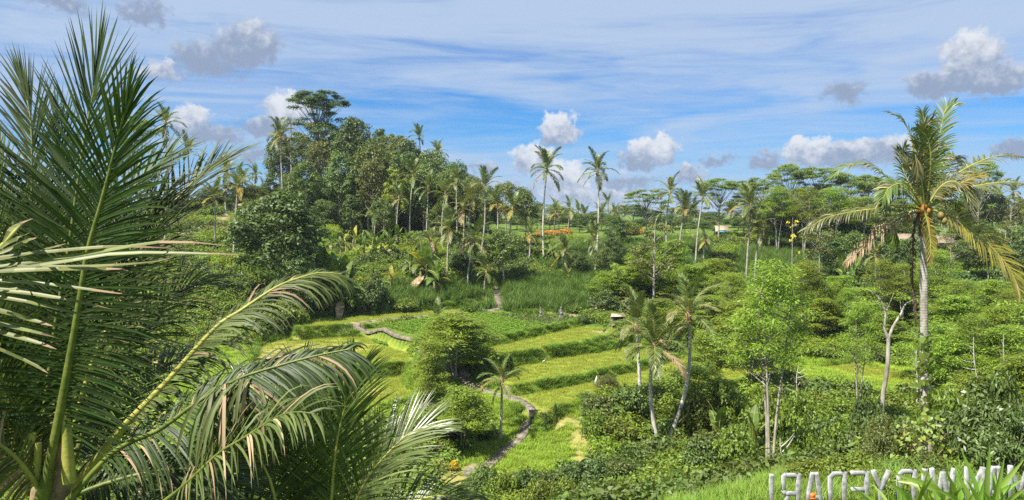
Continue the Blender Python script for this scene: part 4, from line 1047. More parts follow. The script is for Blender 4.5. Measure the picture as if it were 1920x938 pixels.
# ------------------------------------------------------------------ feathery and umbrella trees on the right
U = [(1212, 168, 352, 84, 'spreading umbrella tree right of the tall palm pair'), (1345, 165, 328, 88, 'thin umbrella tree behind the hut palms'), (1392, 168, 336, 70, 'small umbrella tree left of the tall umbrella group'), (1430, 160, 322, 80, 'umbrella tree at the left of the tall group'), (1478, 164, 304, 86, 'tallest umbrella tree on the right skyline'),
     (1530, 162, 304, 84, 'umbrella tree second tallest on the right skyline'), (1575, 160, 318, 80, 'umbrella tree third on the right skyline'), (1620, 158, 318, 84, 'umbrella tree behind the left fronds of the orange nut palm'), (1665, 160, 332, 80, 'umbrella tree hidden by the crown of the orange nut palm'), (1455, 148, 352, 80, 'lower layered feathery tree before the tall group, left'), (1505, 146, 346, 84, 'lower layered feathery tree before the tall group, middle'),
     (1560, 146, 352, 84, 'lower layered feathery tree before the tall group, right'), (1610, 144, 362, 84, 'lower layered feathery tree under the left fronds'), (1700, 150, 368, 90, 'umbrella tree behind the trunk of the orange nut palm'), (1830, 150, 290, 60, 'umbrella tree on the far right skyline')]
for i, (px, d, t, w, lab) in enumerate(U): tree_px('feather_tall' if 'lower' in lab else 'umbrella', px, d, t + (i * 5) % 9, lab, 'umbrella trees on the right', wpx=w * (1, .86, 1.12)[i % 3], name='umbrella_tree')
for i, (px, d, t) in enumerate([(1440, 152, 392), (1480, 150, 380), (1520, 150, 385), (1560, 150, 388), (1600, 148, 392), (1640, 146, 398), (1680, 146, 400), (1720, 148, 405), (1760, 150, 405), (1800, 148, 410), (1840, 146, 415), (1880, 142, 412), (1915, 140, 420)]):
    tree_px(('dome_mid', 'dome_dark', 'open_light')[i % 3], px, d, t, 'tree in the dark wood on the right under the umbrella trees, %s from the left' % nth(i), 'trees of the right hand wood', wpx=62, name='broadleaf_tree')
for i, (px, d, t) in enumerate([(1560, 128, 452), (1600, 126, 446), (1640, 128, 458), (1670, 126, 465), (1700, 128, 455), (1780, 126, 450), (1815, 128, 455), (1850, 126, 445), (1890, 126, 450), (1915, 124, 455)]):
    tree_px(('dome_dark', 'dome_mid', 'open_light')[i % 3], px, d, t - 14, 'low dark tree at the front edge of the right hand wood, %s from the left' % nth(i), 'front trees of the right hand wood', wpx=74, name='broadleaf_tree')
tree_px('yellow_flower_tree', 1484, 128, 398, 'slim sapling dotted with yellow flowers before the umbrella trees', wpx=26, name='flowering_sapling')
# far tree line closing the view
for i in range(72):
    px = -60 + i * 28.5 + rp.uniform(-10, 10); d = rp.uniform(250, 330)
    tree_px(('dome_mid', 'dome_dark', 'umbrella', 'dome_olive')[i % 4], px, d, rp.uniform(376, 398), 'distant tree in the line that closes the horizon', 'distant horizon trees', wpx=rp.uniform(42, 66), name='distant_tree')
for i in range(60):
    px = 860 + i * 18.5 + rp.uniform(-8, 8); d = rp.uniform(206, 236)
    tree_px(('dome_dark', 'dome_mid', 'dome_olive')[i % 3], px, d, rp.uniform(396, 416), 'low tree in the belt behind the marigolds and the hut', 'tree belt behind marigolds and hut', wpx=rp.uniform(34, 50), name='distant_tree')
for i, (px, d, t) in enumerate([(1382, 186, 408), (1402, 184, 414), (1318, 186, 414), (1292, 184, 418), (1428, 182, 410)]):
    tree_px(('dome_dark', 'dome_mid')[i % 2], px, d, t, 'small tree just behind the farm hut, %s from the left' % nth(sorted((1382, 1402, 1318, 1292, 1428)).index(px)), 'trees round the hut', wpx=36, name='broadleaf_tree')

# the tall wood under and behind the umbrella trees
SIL2 = np.array([(1380, 372), (1430, 352), (1480, 340), (1530, 338), (1580, 345), (1620, 350), (1680, 362), (1720, 372), (1760, 352), (1800, 340), (1830, 322), (1860, 345), (1930, 352)], float)
for i in range(22):
    px = 1425 + i * 23 + rk.uniform(-6, 6)
    tree_px(('open_light', 'dome_mid', 'umbrella', 'dome_olive')[i % 4], px, 152 + (i * 7) % 22, float(np.interp(px, SIL2[:, 0], SIL2[:, 1])) + rk.uniform(4, 40), 'tall slender trunked tree deep in the right hand wood, %s' % (nth(i) + ' from the left' if i < 20 else 'nearest the right edge' if i == 21 else 'second from the right edge'), 'tall trees of the right hand wood', wpx=rk.uniform(56, 80), name='broadleaf_tree')
# trees scattered over the slope between the three valley palms and the right wood
for px, d, t, w, k, lab in [(1132, 119, 462, 52, 'dome_mid', 'small round tree below the right tall palm'), (1168, 116, 500, 70, 'feather', 'feathery tree beside the white stemmed sapling'), (1205, 113, 470, 80, 'feather', 'feathery tree under the straight pale trunk'), (1262, 120, 452, 76, 'feather', 'feathery tree right of the straight pale trunk'), (1296, 112, 498, 80, 'feather', 'feathery tree below the leaning hut palms'),
    (1348, 117, 486, 84, 'feather', 'feathery tree below the hut'), (1380, 108, 522, 80, 'feather', 'feathery tree left of the close palm pair feet'), (1455, 116, 492, 80, 'dome_mid', 'round tree right of the close palm pair'), (1505, 112, 500, 86, 'feather', 'feathery tree left of the slender leaning trunk'), (1565, 106, 528, 90, 'feather', 'feathery tree right of the slender leaning trunk'),
    (1615, 104, 540, 92, 'feather', 'feathery tree above the broken pale trunk'), (1235, 98, 560, 84, 'feather', 'feathery tree right behind the three valley palms'), (1330, 98, 556, 96, 'feather', 'feathery tree right of the orange coconuts'), (1420, 99, 540, 96, 'feather', 'feathery tree behind the tall pale stemmed crown'), (1545, 93, 560, 100, 'feather', 'feathery tree right of the tall pale stemmed crown'),
    (1690, 108, 520, 90, 'feather', 'feathery tree left behind the vine trunk'), (1765, 106, 520, 96, 'feather', 'feathery tree under the yellow frond tip'), (1850, 108, 530, 100, 'feather', 'feathery tree right of the yellow frond'), (1905, 100, 545, 100, 'feather', 'feathery tree at the right edge above the valley'), (1660, 92, 585, 90, 'feather', 'feathery tree behind the pale forked tree'),
    (1085, 124, 470, 44, 'dome_dark', 'small dark tree left of the right tall palm foot'), (1150, 128, 440, 46, 'dome_dark', 'small dark tree above the white stemmed sapling')]:
    tree_px(k, px, d, t, lab, 'trees scattered on the right slope', wpx=w, name='feathery_tree' if k == 'feather' else 'broadleaf_tree')
for i, (px, d, t, w) in enumerate([(1130, 108, 545, 60), (1185, 106, 560, 50), (1275, 108, 545, 60), (1310, 104, 560, 60), (1365, 118, 500, 60), (1400, 112, 520, 60), (1470, 104, 545, 70), (1525, 116, 500, 60), (1590, 112, 515, 70), (1640, 112, 520, 70), (1720, 116, 505, 70), (1800, 114, 510, 80), (1870, 116, 505, 80)]):
    shrub_px('shrub_dark', px, d, t, 'dark shrub between the feathery trees of the right slope, %s from the left' % nth(i), 'dark shrubs of the right slope', wpx=w)

# young feathery trees of the valley
tree_px('feather', 852, 76, 590, 'feathery tree spreading over the footpath before the crop field', wpx=185, name='feathery_tree', var=0)
tree_px('feather', 868, 61, 728, 'bright feathery young tree with several pale stems below the path', wpx=128, name='feathery_tree', var=1)
tree_px('feather', 805, 68, 640, 'small feathery tree left of the footpath', wpx=70, name='feathery_tree', var=2)
tree_px('feather_tall', 1448, 50, 498, 'tall feathery tree on slender pale stems rising beside the letters', wpx=215, name='feathery_tree', var=0)
tree_px('feather', 1380, 86, 565, 'feathery tree left of the tall pale stemmed one', wpx=110, name='feathery_tree', var=1)
tree_px('feather_tall', 1612, 64, 570, 'feathery tree with a broken pale trunk right of the terrace strip', wpx=110, name='feathery_tree', var=2)
FT = []; _ftn = []
for i in range(26):
    px = 1310 + (i * 97) % 620 + rk.uniform(-14, 14); d = 70 + (i * 37 % 34) + rk.uniform(-2, 2)
    FT.append((px, d))
for px, d in FT:
    if 1470 < px < 1740 and d < 86: d = 90 + rk.uniform(0, 14)
    b = P(px, 600, d); z = gz(b[0], d); H = rk.uniform(3.2, 5.6)
    fk = ('feather_low', 'feather', 'feather_tall', 'feather_tall')[len(_ftn) % 4]; _ftn.append(1)
    tree(fk, b[0], d, H * (1.15, 1.5, 1.7, 2.0)[(len(_ftn) - 1) % 4], 'low spreading feathery tree on the far right valley side', 'low feathery trees of the right valley side', w=rk.uniform(.9, 1.35), name='feathery_tree')
_vp = [1770, 1830, 1890, 1905, 1800, 1860, 1760, 1745, 1920, 1840]
for i, (px, d, H) in enumerate([(1770, 78, 5.6), (1830, 74, 5.6), (1890, 72, 6), (1905, 84, 7), (1800, 90, 7), (1860, 96, 7), (1760, 100, 6), (1745, 88, 5), (1920, 62, 6), (1840, 62, 5)]):
    b = P(px, 600, d)
    tree(('feather_low', 'feather_tall', 'feather')[i % 3], b[0], d, H * (1, 1.3, 1.1)[i % 3], 'bright feathery tree right of the vine covered trunk, %s of ten by distance from it' % nth(sorted(range(10), key=lambda j: _vp[j]).index(i)), 'feathery trees right of the vine trunk', w=1.35, name='feathery_tree')
for i, (px, d, H) in enumerate([(1140, 112, 4.5), (1180, 114, 5), (1215, 118, 5), (1250, 112, 5), (1290, 114, 5.5), (1330, 118, 5), (1360, 110, 5), (1240, 124, 5), (1200, 126, 5)]):
    b = P(px, 600, d)
    tree('feather_low', b[0], d, H, 'feathery bush tree on the slope behind the three valley palms, %s from the left' % nth(sorted((1140, 1180, 1215, 1250, 1290, 1330, 1360, 1240, 1200)).index(px)), 'feathery trees behind the valley palms', w=1.2, name='feathery_tree')
for i, (px, d, t, w) in enumerate([(470, 100, 585, 60), (700, 112, 560, 60), (760, 110, 560, 50), (690, 108, 530, 50), (650, 107, 540, 60), (500, 96, 590, 80), (540, 98, 560, 80)]):
    shrub_px(('shrub_light', 'shrub_dark')[i % 2], px, d, t, 'shrub between the big dense tree and the crop field, %s from the left' % nth(sorted((470, 700, 760, 690, 650, 500, 540)).index(px)), 'shrubs above the left fields', wpx=w)
shrub_px('shrub_dark', 705, 109, 512, 'round dark shrub on the slope above the field path', wpx=52)
for px, d, t, w, lab in [(990, 107.5, 588, 12, 'tiny clipped shrub left of the two statues'), (1046, 106.5, 588, 10, 'tiny clipped shrub beside the right statue'), (1065, 107, 585, 12, 'tiny clipped shrub, first right of the statues'), (1078, 107, 583, 14, 'tiny clipped shrub, second right of the statues'), (1092, 101, 585, 26, 'leafy shrub at the corner of the crop field bank')]:
    shrub_px('shrub_mid', px, d, t, lab, wpx=w)
# bushes along the bottom and in the hollow
for i, (px, d, t, k) in enumerate([(905, 52, 875, 'shrub_mid'), (945, 51, 885, 'shrub_light'), (985, 52, 880, 'shrub_dark'), (1030, 53, 878, 'shrub_mid'), (1075, 54, 868, 'shrub_dark'), (1120, 54, 862, 'shrub_dark'), (1165, 54, 860, 'shrub_mid'), (1010, 48, 905, 'shrub_light'), (1060, 49, 900, 'shrub_light'), (1115, 49, 895, 'shrub_mid'), (1170, 49, 895, 'shrub_light'),
        (1225, 50, 890, 'shrub_light'), (1280, 50, 885, 'shrub_dark'), (1330, 49, 880, 'shrub_light'), (1385, 48, 880, 'shrub_mid'), (1420, 46, 875, 'shrub_dark')]):
    shrub_px(k, px, d, t, 'leafy shrub in the thicket along the valley bottom, %s row, %s from the left' % ('back' if i < 7 else 'front', nth(i if i < 7 else i - 7)), 'thicket at the valley bottom', wpx=78)
for i, (px, d, t, w, k) in enumerate([(1130, 66, 735, 90, 'shrub_mid'), (1180, 66, 720, 80, 'shrub_mid'), (1160, 62, 785, 90, 'shrub_light'), (1190, 59, 830, 70, 'shrub_light'), (1140, 72, 700, 50, 'shrub_grey'), (1115, 62, 770, 60, 'shrub_light'), (1170, 66, 750, 60, 'shrub_grey'), (1100, 70, 735, 36, 'shrub_dark')]):
    shrub_px(k, px, d, t, 'scrubby bush left of the three valley palms, %s from the left' % nth(sorted((1130, 1180, 1160, 1190, 1140, 1115, 1170, 1100)).index(px)), 'bushes left of the valley palms', wpx=w)
HOLLOW = [(1310, 64, 740, 90, 'shrub_light'), (1360, 66, 720, 90, 'shrub_light'), (1330, 58, 800, 90, 'shrub_mid'), (1380, 56, 800, 90, 'shrub_light'), (1318, 56, 825, 80, 'shrub_mid'), (1430, 62, 745, 80, 'shrub_light'), (1500, 62, 740, 90, 'shrub_light'), (1560, 58, 770, 90, 'shrub_mid'), (1510, 50, 800, 90, 'shrub_light'), (1570, 48, 800, 90, 'shrub_light'), (1620, 46, 790, 90, 'shrub_mid'), (1480, 44, 850, 80, 'shrub_light'), (1530, 42, 845, 90, 'shrub_light'), (1590, 40, 845, 90, 'shrub_light'), (1700, 50, 770, 100, 'shrub_mid'), (1780, 50, 740, 110, 'shrub_light'), (1840, 48, 760, 110, 'shrub_dark'), (1630, 58, 730, 70, 'shrub_dark'), (1890, 50, 700, 90, 'shrub_mid')]
for i, (px, d, t, w, k) in enumerate(HOLLOW):
    shrub_px(k, px, d, t, 'dense bush in the hollow right of the valley palms, %s from the left' % nth(sorted(HOLLOW).index((px, d, t, w, k))), 'bushes filling the right hollow', wpx=w)
shrub_px('shrub_grey', 1668, 29, 775, 'grey green rounded bush behind the white letters', wpx=110)
shrub_px('bush_glossy', 1858, 27, 715, 'large glossy long leaved bush at the right edge', wpx=190)
shrub_px('bush_glossy', 1905, 25, 760, 'second glossy bush cut by the right edge', wpx=150)
shrub_px('shrub_mid', 1755, 26, 850, 'small leafy bush at the foot of the vine trunk', wpx=110)
shrub_px('shrub_light', 1610, 27, 850, 'light shrub just behind the middle white letters', wpx=110)
shrub_px('shrub_light', 1530, 28, 862, 'light shrub just behind the left white letters', wpx=110)
shrub_px('shrub_mid', 1690, 26.5, 862, 'leafy shrub behind the letters left of the vine trunk', wpx=90)
shrub_px('croton', 850, 57, 862, 'bright yellow leaved croton shrub near the foot of the path', name='croton_shrub')
shrub_px('croton', 868, 53.5, 905, 'smaller yellow croton shrub nearer the bottom edge', name='croton_shrub')
for px, d, t, lab in [(1023, 64, 770, 'ivy clad thin sapling on the dry slope by the path'), (1042, 64, 752, 'thin bare sapling right of the footpath bend'), (958, 76, 660, 'leafless thin sapling at the left end of the terrace')]:
    tree_px('column', px, d, t, lab, wpx=9, name='sapling')
HAZE = 0.00013
# ------------------------------------------------------------------ near coconut palm on the left: every frond traced and set in depth
def near_frond(root, pix, d0, d1, hint, n, Lmax, width, seed, mats=(M_PALMNEAR, M_RACHISDK), rib=(.030, .007), label=None, segs=5, power=1.0, **kw):
    k = len(pix); ds = d0 + (d1 - d0) * np.linspace(0, 1, k) ** power
    pts = spline([P(a, b, d) for (a, b), d in zip(pix, ds)], 40) - np.asarray(root.location)
    rs = np.random.RandomState(seed)
    g = Geo(); frond_geo(g, pts, hint, n, Lmax, width, rs=rs, rib=rib, rib_m=0, rib_side=8, do_leaf=False, **kw)
    f = mesh_obj('frond', g.mesh('frond', [mats[1]], True), root)
    g = Geo(); frond_geo(g, pts, hint, n, Lmax, width, rs=rs, segs=segs, do_rib=False, dry_m=1, **kw)
    lf = mesh_obj('leaflets', g.mesh('leaflets', [mats[0], M_PALMDRY]), f); lf['kind'] = 'stuff'
    if label: f['label'] = label
    return f
_c = P(98, 915, 7.0); _gz = gz(_c[0], 7.0)
near_palm = empty('coconut_palm', (_c[0], 7.0, _gz - .1), 'large coconut palm filling the left foreground with long green fronds', 'palm tree')
_t = _c - np.asarray(near_palm.location)
g, c = trunk_geo((0, 0, 0), _t, (.05, 0, 0), .19, .15, 12, 10)
mesh_obj('trunk', g.mesh('trunk', [B_PALM], True), near_palm)
g = Geo(); g.tube([_t + (0, 0, -.5), _t + (0, 0, -.2), _t + (.02, 0, .15), _t + (.03, 0, .45), _t + (.04, 0, .7)], [.16, .20, .17, .11, .03], 10)
mesh_obj('leaf_base', g.mesh('leaf_base', [B_FIBRE], True), near_palm)
for a, b, w in [((52, 900), (60, 812), .055), ((66, 910), (72, 830), .045), ((130, 905), (122, 770), .06)]:
    g = Geo(); A, B = P(*a, 6.75) - np.asarray(near_palm.location), P(*b, 6.75) - np.asarray(near_palm.location)
    g.tube([A, (A + B) / 2, B], [w, w * .8, w * .65], 8); mesh_obj('cut_stalk', g.mesh('cut_stalk', [M_RACHIS], True), near_palm)
CAMW = (0, -1, .15)
NP = near_palm
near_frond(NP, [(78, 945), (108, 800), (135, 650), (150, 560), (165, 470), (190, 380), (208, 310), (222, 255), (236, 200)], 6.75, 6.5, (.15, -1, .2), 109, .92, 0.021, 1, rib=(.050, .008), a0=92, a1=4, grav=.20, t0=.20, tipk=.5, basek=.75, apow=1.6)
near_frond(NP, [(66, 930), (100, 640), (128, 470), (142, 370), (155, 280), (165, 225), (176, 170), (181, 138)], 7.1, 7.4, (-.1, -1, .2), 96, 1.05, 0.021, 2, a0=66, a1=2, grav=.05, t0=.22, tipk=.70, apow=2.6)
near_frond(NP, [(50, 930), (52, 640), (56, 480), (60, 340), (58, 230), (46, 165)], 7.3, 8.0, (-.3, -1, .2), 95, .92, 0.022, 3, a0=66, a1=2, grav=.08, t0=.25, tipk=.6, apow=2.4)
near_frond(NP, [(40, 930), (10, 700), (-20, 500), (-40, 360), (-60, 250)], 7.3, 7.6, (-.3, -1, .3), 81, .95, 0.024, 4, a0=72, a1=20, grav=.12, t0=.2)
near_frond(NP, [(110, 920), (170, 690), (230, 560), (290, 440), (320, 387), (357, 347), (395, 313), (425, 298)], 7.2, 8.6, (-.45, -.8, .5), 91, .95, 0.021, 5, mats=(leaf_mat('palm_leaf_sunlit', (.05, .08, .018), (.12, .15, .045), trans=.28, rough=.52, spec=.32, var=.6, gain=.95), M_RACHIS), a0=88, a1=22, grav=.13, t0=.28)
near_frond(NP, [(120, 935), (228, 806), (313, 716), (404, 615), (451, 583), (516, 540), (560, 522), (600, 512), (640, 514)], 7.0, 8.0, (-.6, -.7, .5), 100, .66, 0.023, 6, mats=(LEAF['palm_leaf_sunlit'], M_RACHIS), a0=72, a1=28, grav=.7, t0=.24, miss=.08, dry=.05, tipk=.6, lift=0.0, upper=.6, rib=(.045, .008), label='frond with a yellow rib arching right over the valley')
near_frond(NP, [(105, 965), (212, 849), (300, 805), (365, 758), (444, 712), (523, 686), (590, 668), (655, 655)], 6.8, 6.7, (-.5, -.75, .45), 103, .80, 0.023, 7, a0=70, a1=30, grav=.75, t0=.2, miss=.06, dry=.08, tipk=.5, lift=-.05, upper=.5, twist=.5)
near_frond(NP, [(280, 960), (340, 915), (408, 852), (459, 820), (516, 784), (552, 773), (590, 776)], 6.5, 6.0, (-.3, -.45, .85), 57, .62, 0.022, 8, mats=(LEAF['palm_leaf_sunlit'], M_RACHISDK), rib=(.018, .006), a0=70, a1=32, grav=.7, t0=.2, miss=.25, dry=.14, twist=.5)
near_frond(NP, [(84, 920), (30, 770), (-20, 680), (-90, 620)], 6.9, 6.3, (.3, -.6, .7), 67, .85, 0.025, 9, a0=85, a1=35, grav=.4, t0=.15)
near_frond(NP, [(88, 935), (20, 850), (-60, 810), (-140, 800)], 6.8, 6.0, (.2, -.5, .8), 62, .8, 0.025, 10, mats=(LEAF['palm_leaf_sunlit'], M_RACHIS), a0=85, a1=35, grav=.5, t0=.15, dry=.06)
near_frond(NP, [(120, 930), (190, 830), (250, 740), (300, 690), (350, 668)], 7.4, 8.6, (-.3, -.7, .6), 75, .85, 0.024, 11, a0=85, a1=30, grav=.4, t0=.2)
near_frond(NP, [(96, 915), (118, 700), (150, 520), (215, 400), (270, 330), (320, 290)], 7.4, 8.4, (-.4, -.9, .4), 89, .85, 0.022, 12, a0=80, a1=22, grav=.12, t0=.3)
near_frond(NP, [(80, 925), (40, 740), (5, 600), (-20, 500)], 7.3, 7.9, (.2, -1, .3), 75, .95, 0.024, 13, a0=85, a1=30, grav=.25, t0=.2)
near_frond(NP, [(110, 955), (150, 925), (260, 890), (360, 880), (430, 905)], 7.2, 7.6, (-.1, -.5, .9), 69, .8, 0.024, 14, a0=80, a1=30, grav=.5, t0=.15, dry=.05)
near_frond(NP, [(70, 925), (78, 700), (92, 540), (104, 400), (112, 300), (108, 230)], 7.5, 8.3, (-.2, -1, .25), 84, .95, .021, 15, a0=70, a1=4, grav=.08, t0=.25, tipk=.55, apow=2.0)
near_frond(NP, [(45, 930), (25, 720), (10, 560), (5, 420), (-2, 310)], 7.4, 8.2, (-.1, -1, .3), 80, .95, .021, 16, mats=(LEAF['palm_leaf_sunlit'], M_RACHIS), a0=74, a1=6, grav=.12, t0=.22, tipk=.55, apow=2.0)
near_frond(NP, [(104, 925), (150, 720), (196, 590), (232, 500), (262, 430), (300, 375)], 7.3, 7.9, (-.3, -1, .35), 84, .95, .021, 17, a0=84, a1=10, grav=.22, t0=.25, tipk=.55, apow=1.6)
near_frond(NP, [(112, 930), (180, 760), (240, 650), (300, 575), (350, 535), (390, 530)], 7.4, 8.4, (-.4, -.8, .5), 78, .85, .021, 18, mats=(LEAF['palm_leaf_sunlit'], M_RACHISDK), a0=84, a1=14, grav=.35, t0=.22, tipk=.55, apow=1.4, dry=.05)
# folded leaflets hanging in bunches from the broken frond
rs = np.random.RandomState(3); lm = np.asarray(NP.location)
for i in range(46):
    x0 = 395 + i * 1.9 + rs.randn() * 6; y0 = 728 - (x0 - 395) * .30
    p0 = P(x0, y0, 6.70 + rs.rand() * .1) - lm; ln = rs.uniform(.5, 1.0); q = [p0]
    d = nrm(np.array((rs.uniform(-.25, .35), rs.uniform(-.5, .1), -.2)))
    for s in range(5): q.append(q[-1] + d * ln / 5); d = nrm(d + np.array((0, 0, -.55)))
    q = np.array(q); sdv = nrm(np.array((1, rs.uniform(-.8, .8), 0.0))); ww = np.array((.5, 1, 1, .9, .6, .05)) * .016
    g = Geo(); V = []
    for a, w in zip(q, ww): V += [a - sdv * w, a + np.array((0, .004, 0)), a + sdv * w]
    g.add(V, [(s * 3 + j, s * 3 + j + 1, s * 3 + j + 4, s * 3 + j + 3) for s in range(5) for j in range(2)])
    mesh_obj('hanging_leaflet', g.mesh('hanging_leaflet', [M_PALMDRY if rs.rand() < .2 else LEAF['palm_leaf_sunlit']]), NP)

# ---- the closest frond, entering from the left edge with brown scorched tips
M_TIP = leaf_mat('scorched_leaf', (.085, .11, .025), (.15, .17, .05), trans=.25, rough=.45, spec=.4, var=.4, gain=1.0)
cl = P(-190, 700, 2.9); near2 = empty('palm_frond', tuple(cl), 'sunlit frond with scorched tips reaching in from the left edge', 'palm frond')
lm = np.asarray(near2.location)
g = Geo(); g.tube(spline([P(-190, 700, 2.9), P(-120, 590, 2.95), P(-60, 520, 3.0), P(-5, 470, 3.1), P(40, 420, 3.3)], 16) - lm, np.linspace(.018, .006, 16), 8)
mesh_obj('rib', g.mesh('rib', [M_RACHIS], True), near2)
LFL = [((-40, 505), (150, 478), (308, 453), (425, 461)), ((-45, 515), (120, 490), (239, 474), (450, 477)), ((-50, 512), (80, 505), (212, 504), (240, 508)), ((-60, 522), (60, 530), (133, 538), (250, 554)), ((-85, 545), (30, 562), (106, 578), (186, 599)), ((-110, 580), (20, 612), (80, 626), (127, 639)),
       ((-115, 590), (20, 628), (70, 642), (106, 655)), ((-10, 478), (30, 462), (50, 452), (69, 446)), ((-25, 490), (40, 478), (90, 466), (124, 457)), ((0, 466), (20, 452), (38, 445), (56, 436)), ((-60, 530), (0, 540), (40, 542), (58, 545)), ((-30, 498), (140, 500), (280, 492), (335, 480)), ((-70, 540), (40, 548), (150, 566), (210, 580)), ((-125, 610), (0, 655), (60, 682), (90, 700)),
       ((-20, 484), (110, 470), (220, 462), (330, 466)), ((5, 455), (20, 430), (40, 418), (62, 410)), ((-95, 560), (10, 585), (60, 600), (100, 612))]
rs = np.random.RandomState(11)
for L4 in LFL:
    d = 3.0 + rs.uniform(-.1, .15)
    pts = spline([P(a, b, d - .15 * i / 3 * rs.uniform(-1, 1)) for i, (a, b) in enumerate(L4)], 9) - lm
    T = nrm(np.gradient(pts, axis=0)); S = nrm(np.cross(T, np.array((0.1, -.62, .78)) + rs.randn(3) * .12))
    w = np.array((.45, .85, 1, 1, .95, .85, .7, .45, .06)) * rs.uniform(.009, .0125); V = []
    for a, s_, q in zip(pts, S, w): V += [a - s_ * q, a - np.cross(s_, T[0]) * q * .35, a + s_ * q]
    k = rs.randint(6, 8); g = Geo()
    for s in range(8): g.add(np.array(V[s * 3:s * 3 + 6]), [(0, 1, 4, 3), (1, 2, 5, 4)], 1 if s >= k else 0)
    mesh_obj('leaflet', g.mesh('leaflet', [M_TIP, M_PALMDRY]), near2)

# ---- second near palm whose crown lies below the frame
_c = P(575, 1085, 9.0); _gz = gz(_c[0], 9.0)
second = empty('coconut_palm', (_c[0], 9.0, min(_gz - .1, _c[2] - .6)), 'younger coconut palm with upright fronds at the bottom left of the picture', 'palm tree')
_t = _c - np.asarray(second.location)
g, c = trunk_geo((0, 0, 0), _t, (.02, 0, 0), .17, .14, 8, 10); mesh_obj('trunk', g.mesh('trunk', [B_PALM], True), second)
M_G = leaf_mat('palm_leaf_young', (.045, .085, .014), (.09, .13, .026), trans=.32, rough=.38, spec=.5, var=.45, gain=1.0)
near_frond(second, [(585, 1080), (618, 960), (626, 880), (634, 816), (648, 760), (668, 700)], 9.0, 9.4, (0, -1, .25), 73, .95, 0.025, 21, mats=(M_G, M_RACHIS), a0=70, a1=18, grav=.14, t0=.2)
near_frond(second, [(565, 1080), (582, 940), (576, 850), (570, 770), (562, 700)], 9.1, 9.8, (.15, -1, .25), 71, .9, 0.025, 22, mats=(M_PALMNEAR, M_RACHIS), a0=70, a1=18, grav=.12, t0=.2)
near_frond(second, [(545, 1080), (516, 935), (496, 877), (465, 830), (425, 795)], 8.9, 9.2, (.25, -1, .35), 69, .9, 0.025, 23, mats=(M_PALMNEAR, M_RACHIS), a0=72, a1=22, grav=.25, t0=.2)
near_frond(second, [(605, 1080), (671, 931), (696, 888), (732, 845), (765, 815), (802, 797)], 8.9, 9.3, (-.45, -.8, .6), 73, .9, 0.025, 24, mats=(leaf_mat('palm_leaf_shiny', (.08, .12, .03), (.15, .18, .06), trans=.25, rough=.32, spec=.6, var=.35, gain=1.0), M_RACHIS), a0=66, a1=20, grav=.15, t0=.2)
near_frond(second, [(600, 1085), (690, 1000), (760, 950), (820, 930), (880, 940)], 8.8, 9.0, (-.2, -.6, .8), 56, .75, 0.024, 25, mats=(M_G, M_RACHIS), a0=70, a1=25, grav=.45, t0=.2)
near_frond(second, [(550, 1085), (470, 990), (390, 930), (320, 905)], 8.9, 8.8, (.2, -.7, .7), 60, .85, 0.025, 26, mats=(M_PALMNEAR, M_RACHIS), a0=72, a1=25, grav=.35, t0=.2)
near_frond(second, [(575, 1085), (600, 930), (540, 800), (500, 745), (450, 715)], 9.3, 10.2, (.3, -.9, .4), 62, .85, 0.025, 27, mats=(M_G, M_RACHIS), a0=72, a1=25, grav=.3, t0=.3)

# ------------------------------------------------------------------ ragged palm on the right with orange coconuts
DH = 30.0
base = np.array((P(1748, 600, DH)[0], DH, 0)); base[2] = gz(base[0], DH) - .15
top = P(1734, 398, DH)
hp = empty('coconut_palm', tuple(base), 'ragged tall palm with orange coconuts and yellowing fronds at the right', 'palm tree')
g, c = trunk_geo((0, 0, 0), top - base, (-.10, 0, 0), .19, .135, 24, 12)
mesh_obj('trunk', g.mesh('trunk', [B_PALM], True), hp)
g = Geo(); tt = top - base
g.tube([tt + (0, 0, -.9), tt + (0, 0, -.5), tt + (0, 0, 0), tt + (0, 0, .5), tt + (.02, 0, 1.0)], [.17, .24, .27, .2, .05], 10); mesh_obj('leaf_base', g.mesh('leaf_base', [B_FIBRE], True), hp)
M_H = leaf_mat('palm_leaf_ragged', (.080, .10, .030), (.15, .165, .06), trans=.25, rough=.42, spec=.45, var=.45, gain=1.0)
M_HD = M_PALM; M_PALMBR = leaf_mat('palm_leaf_rotten', (.06, .045, .03), (.11, .085, .06), trans=.1, rough=.8, spec=.2, hue=.01, gain=1.0); M_HY = leaf_mat('palm_leaf_ageing', (.16, .17, .03), (.27, .23, .045), trans=.32, rough=.45, spec=.4, var=.4, gain=1.0)
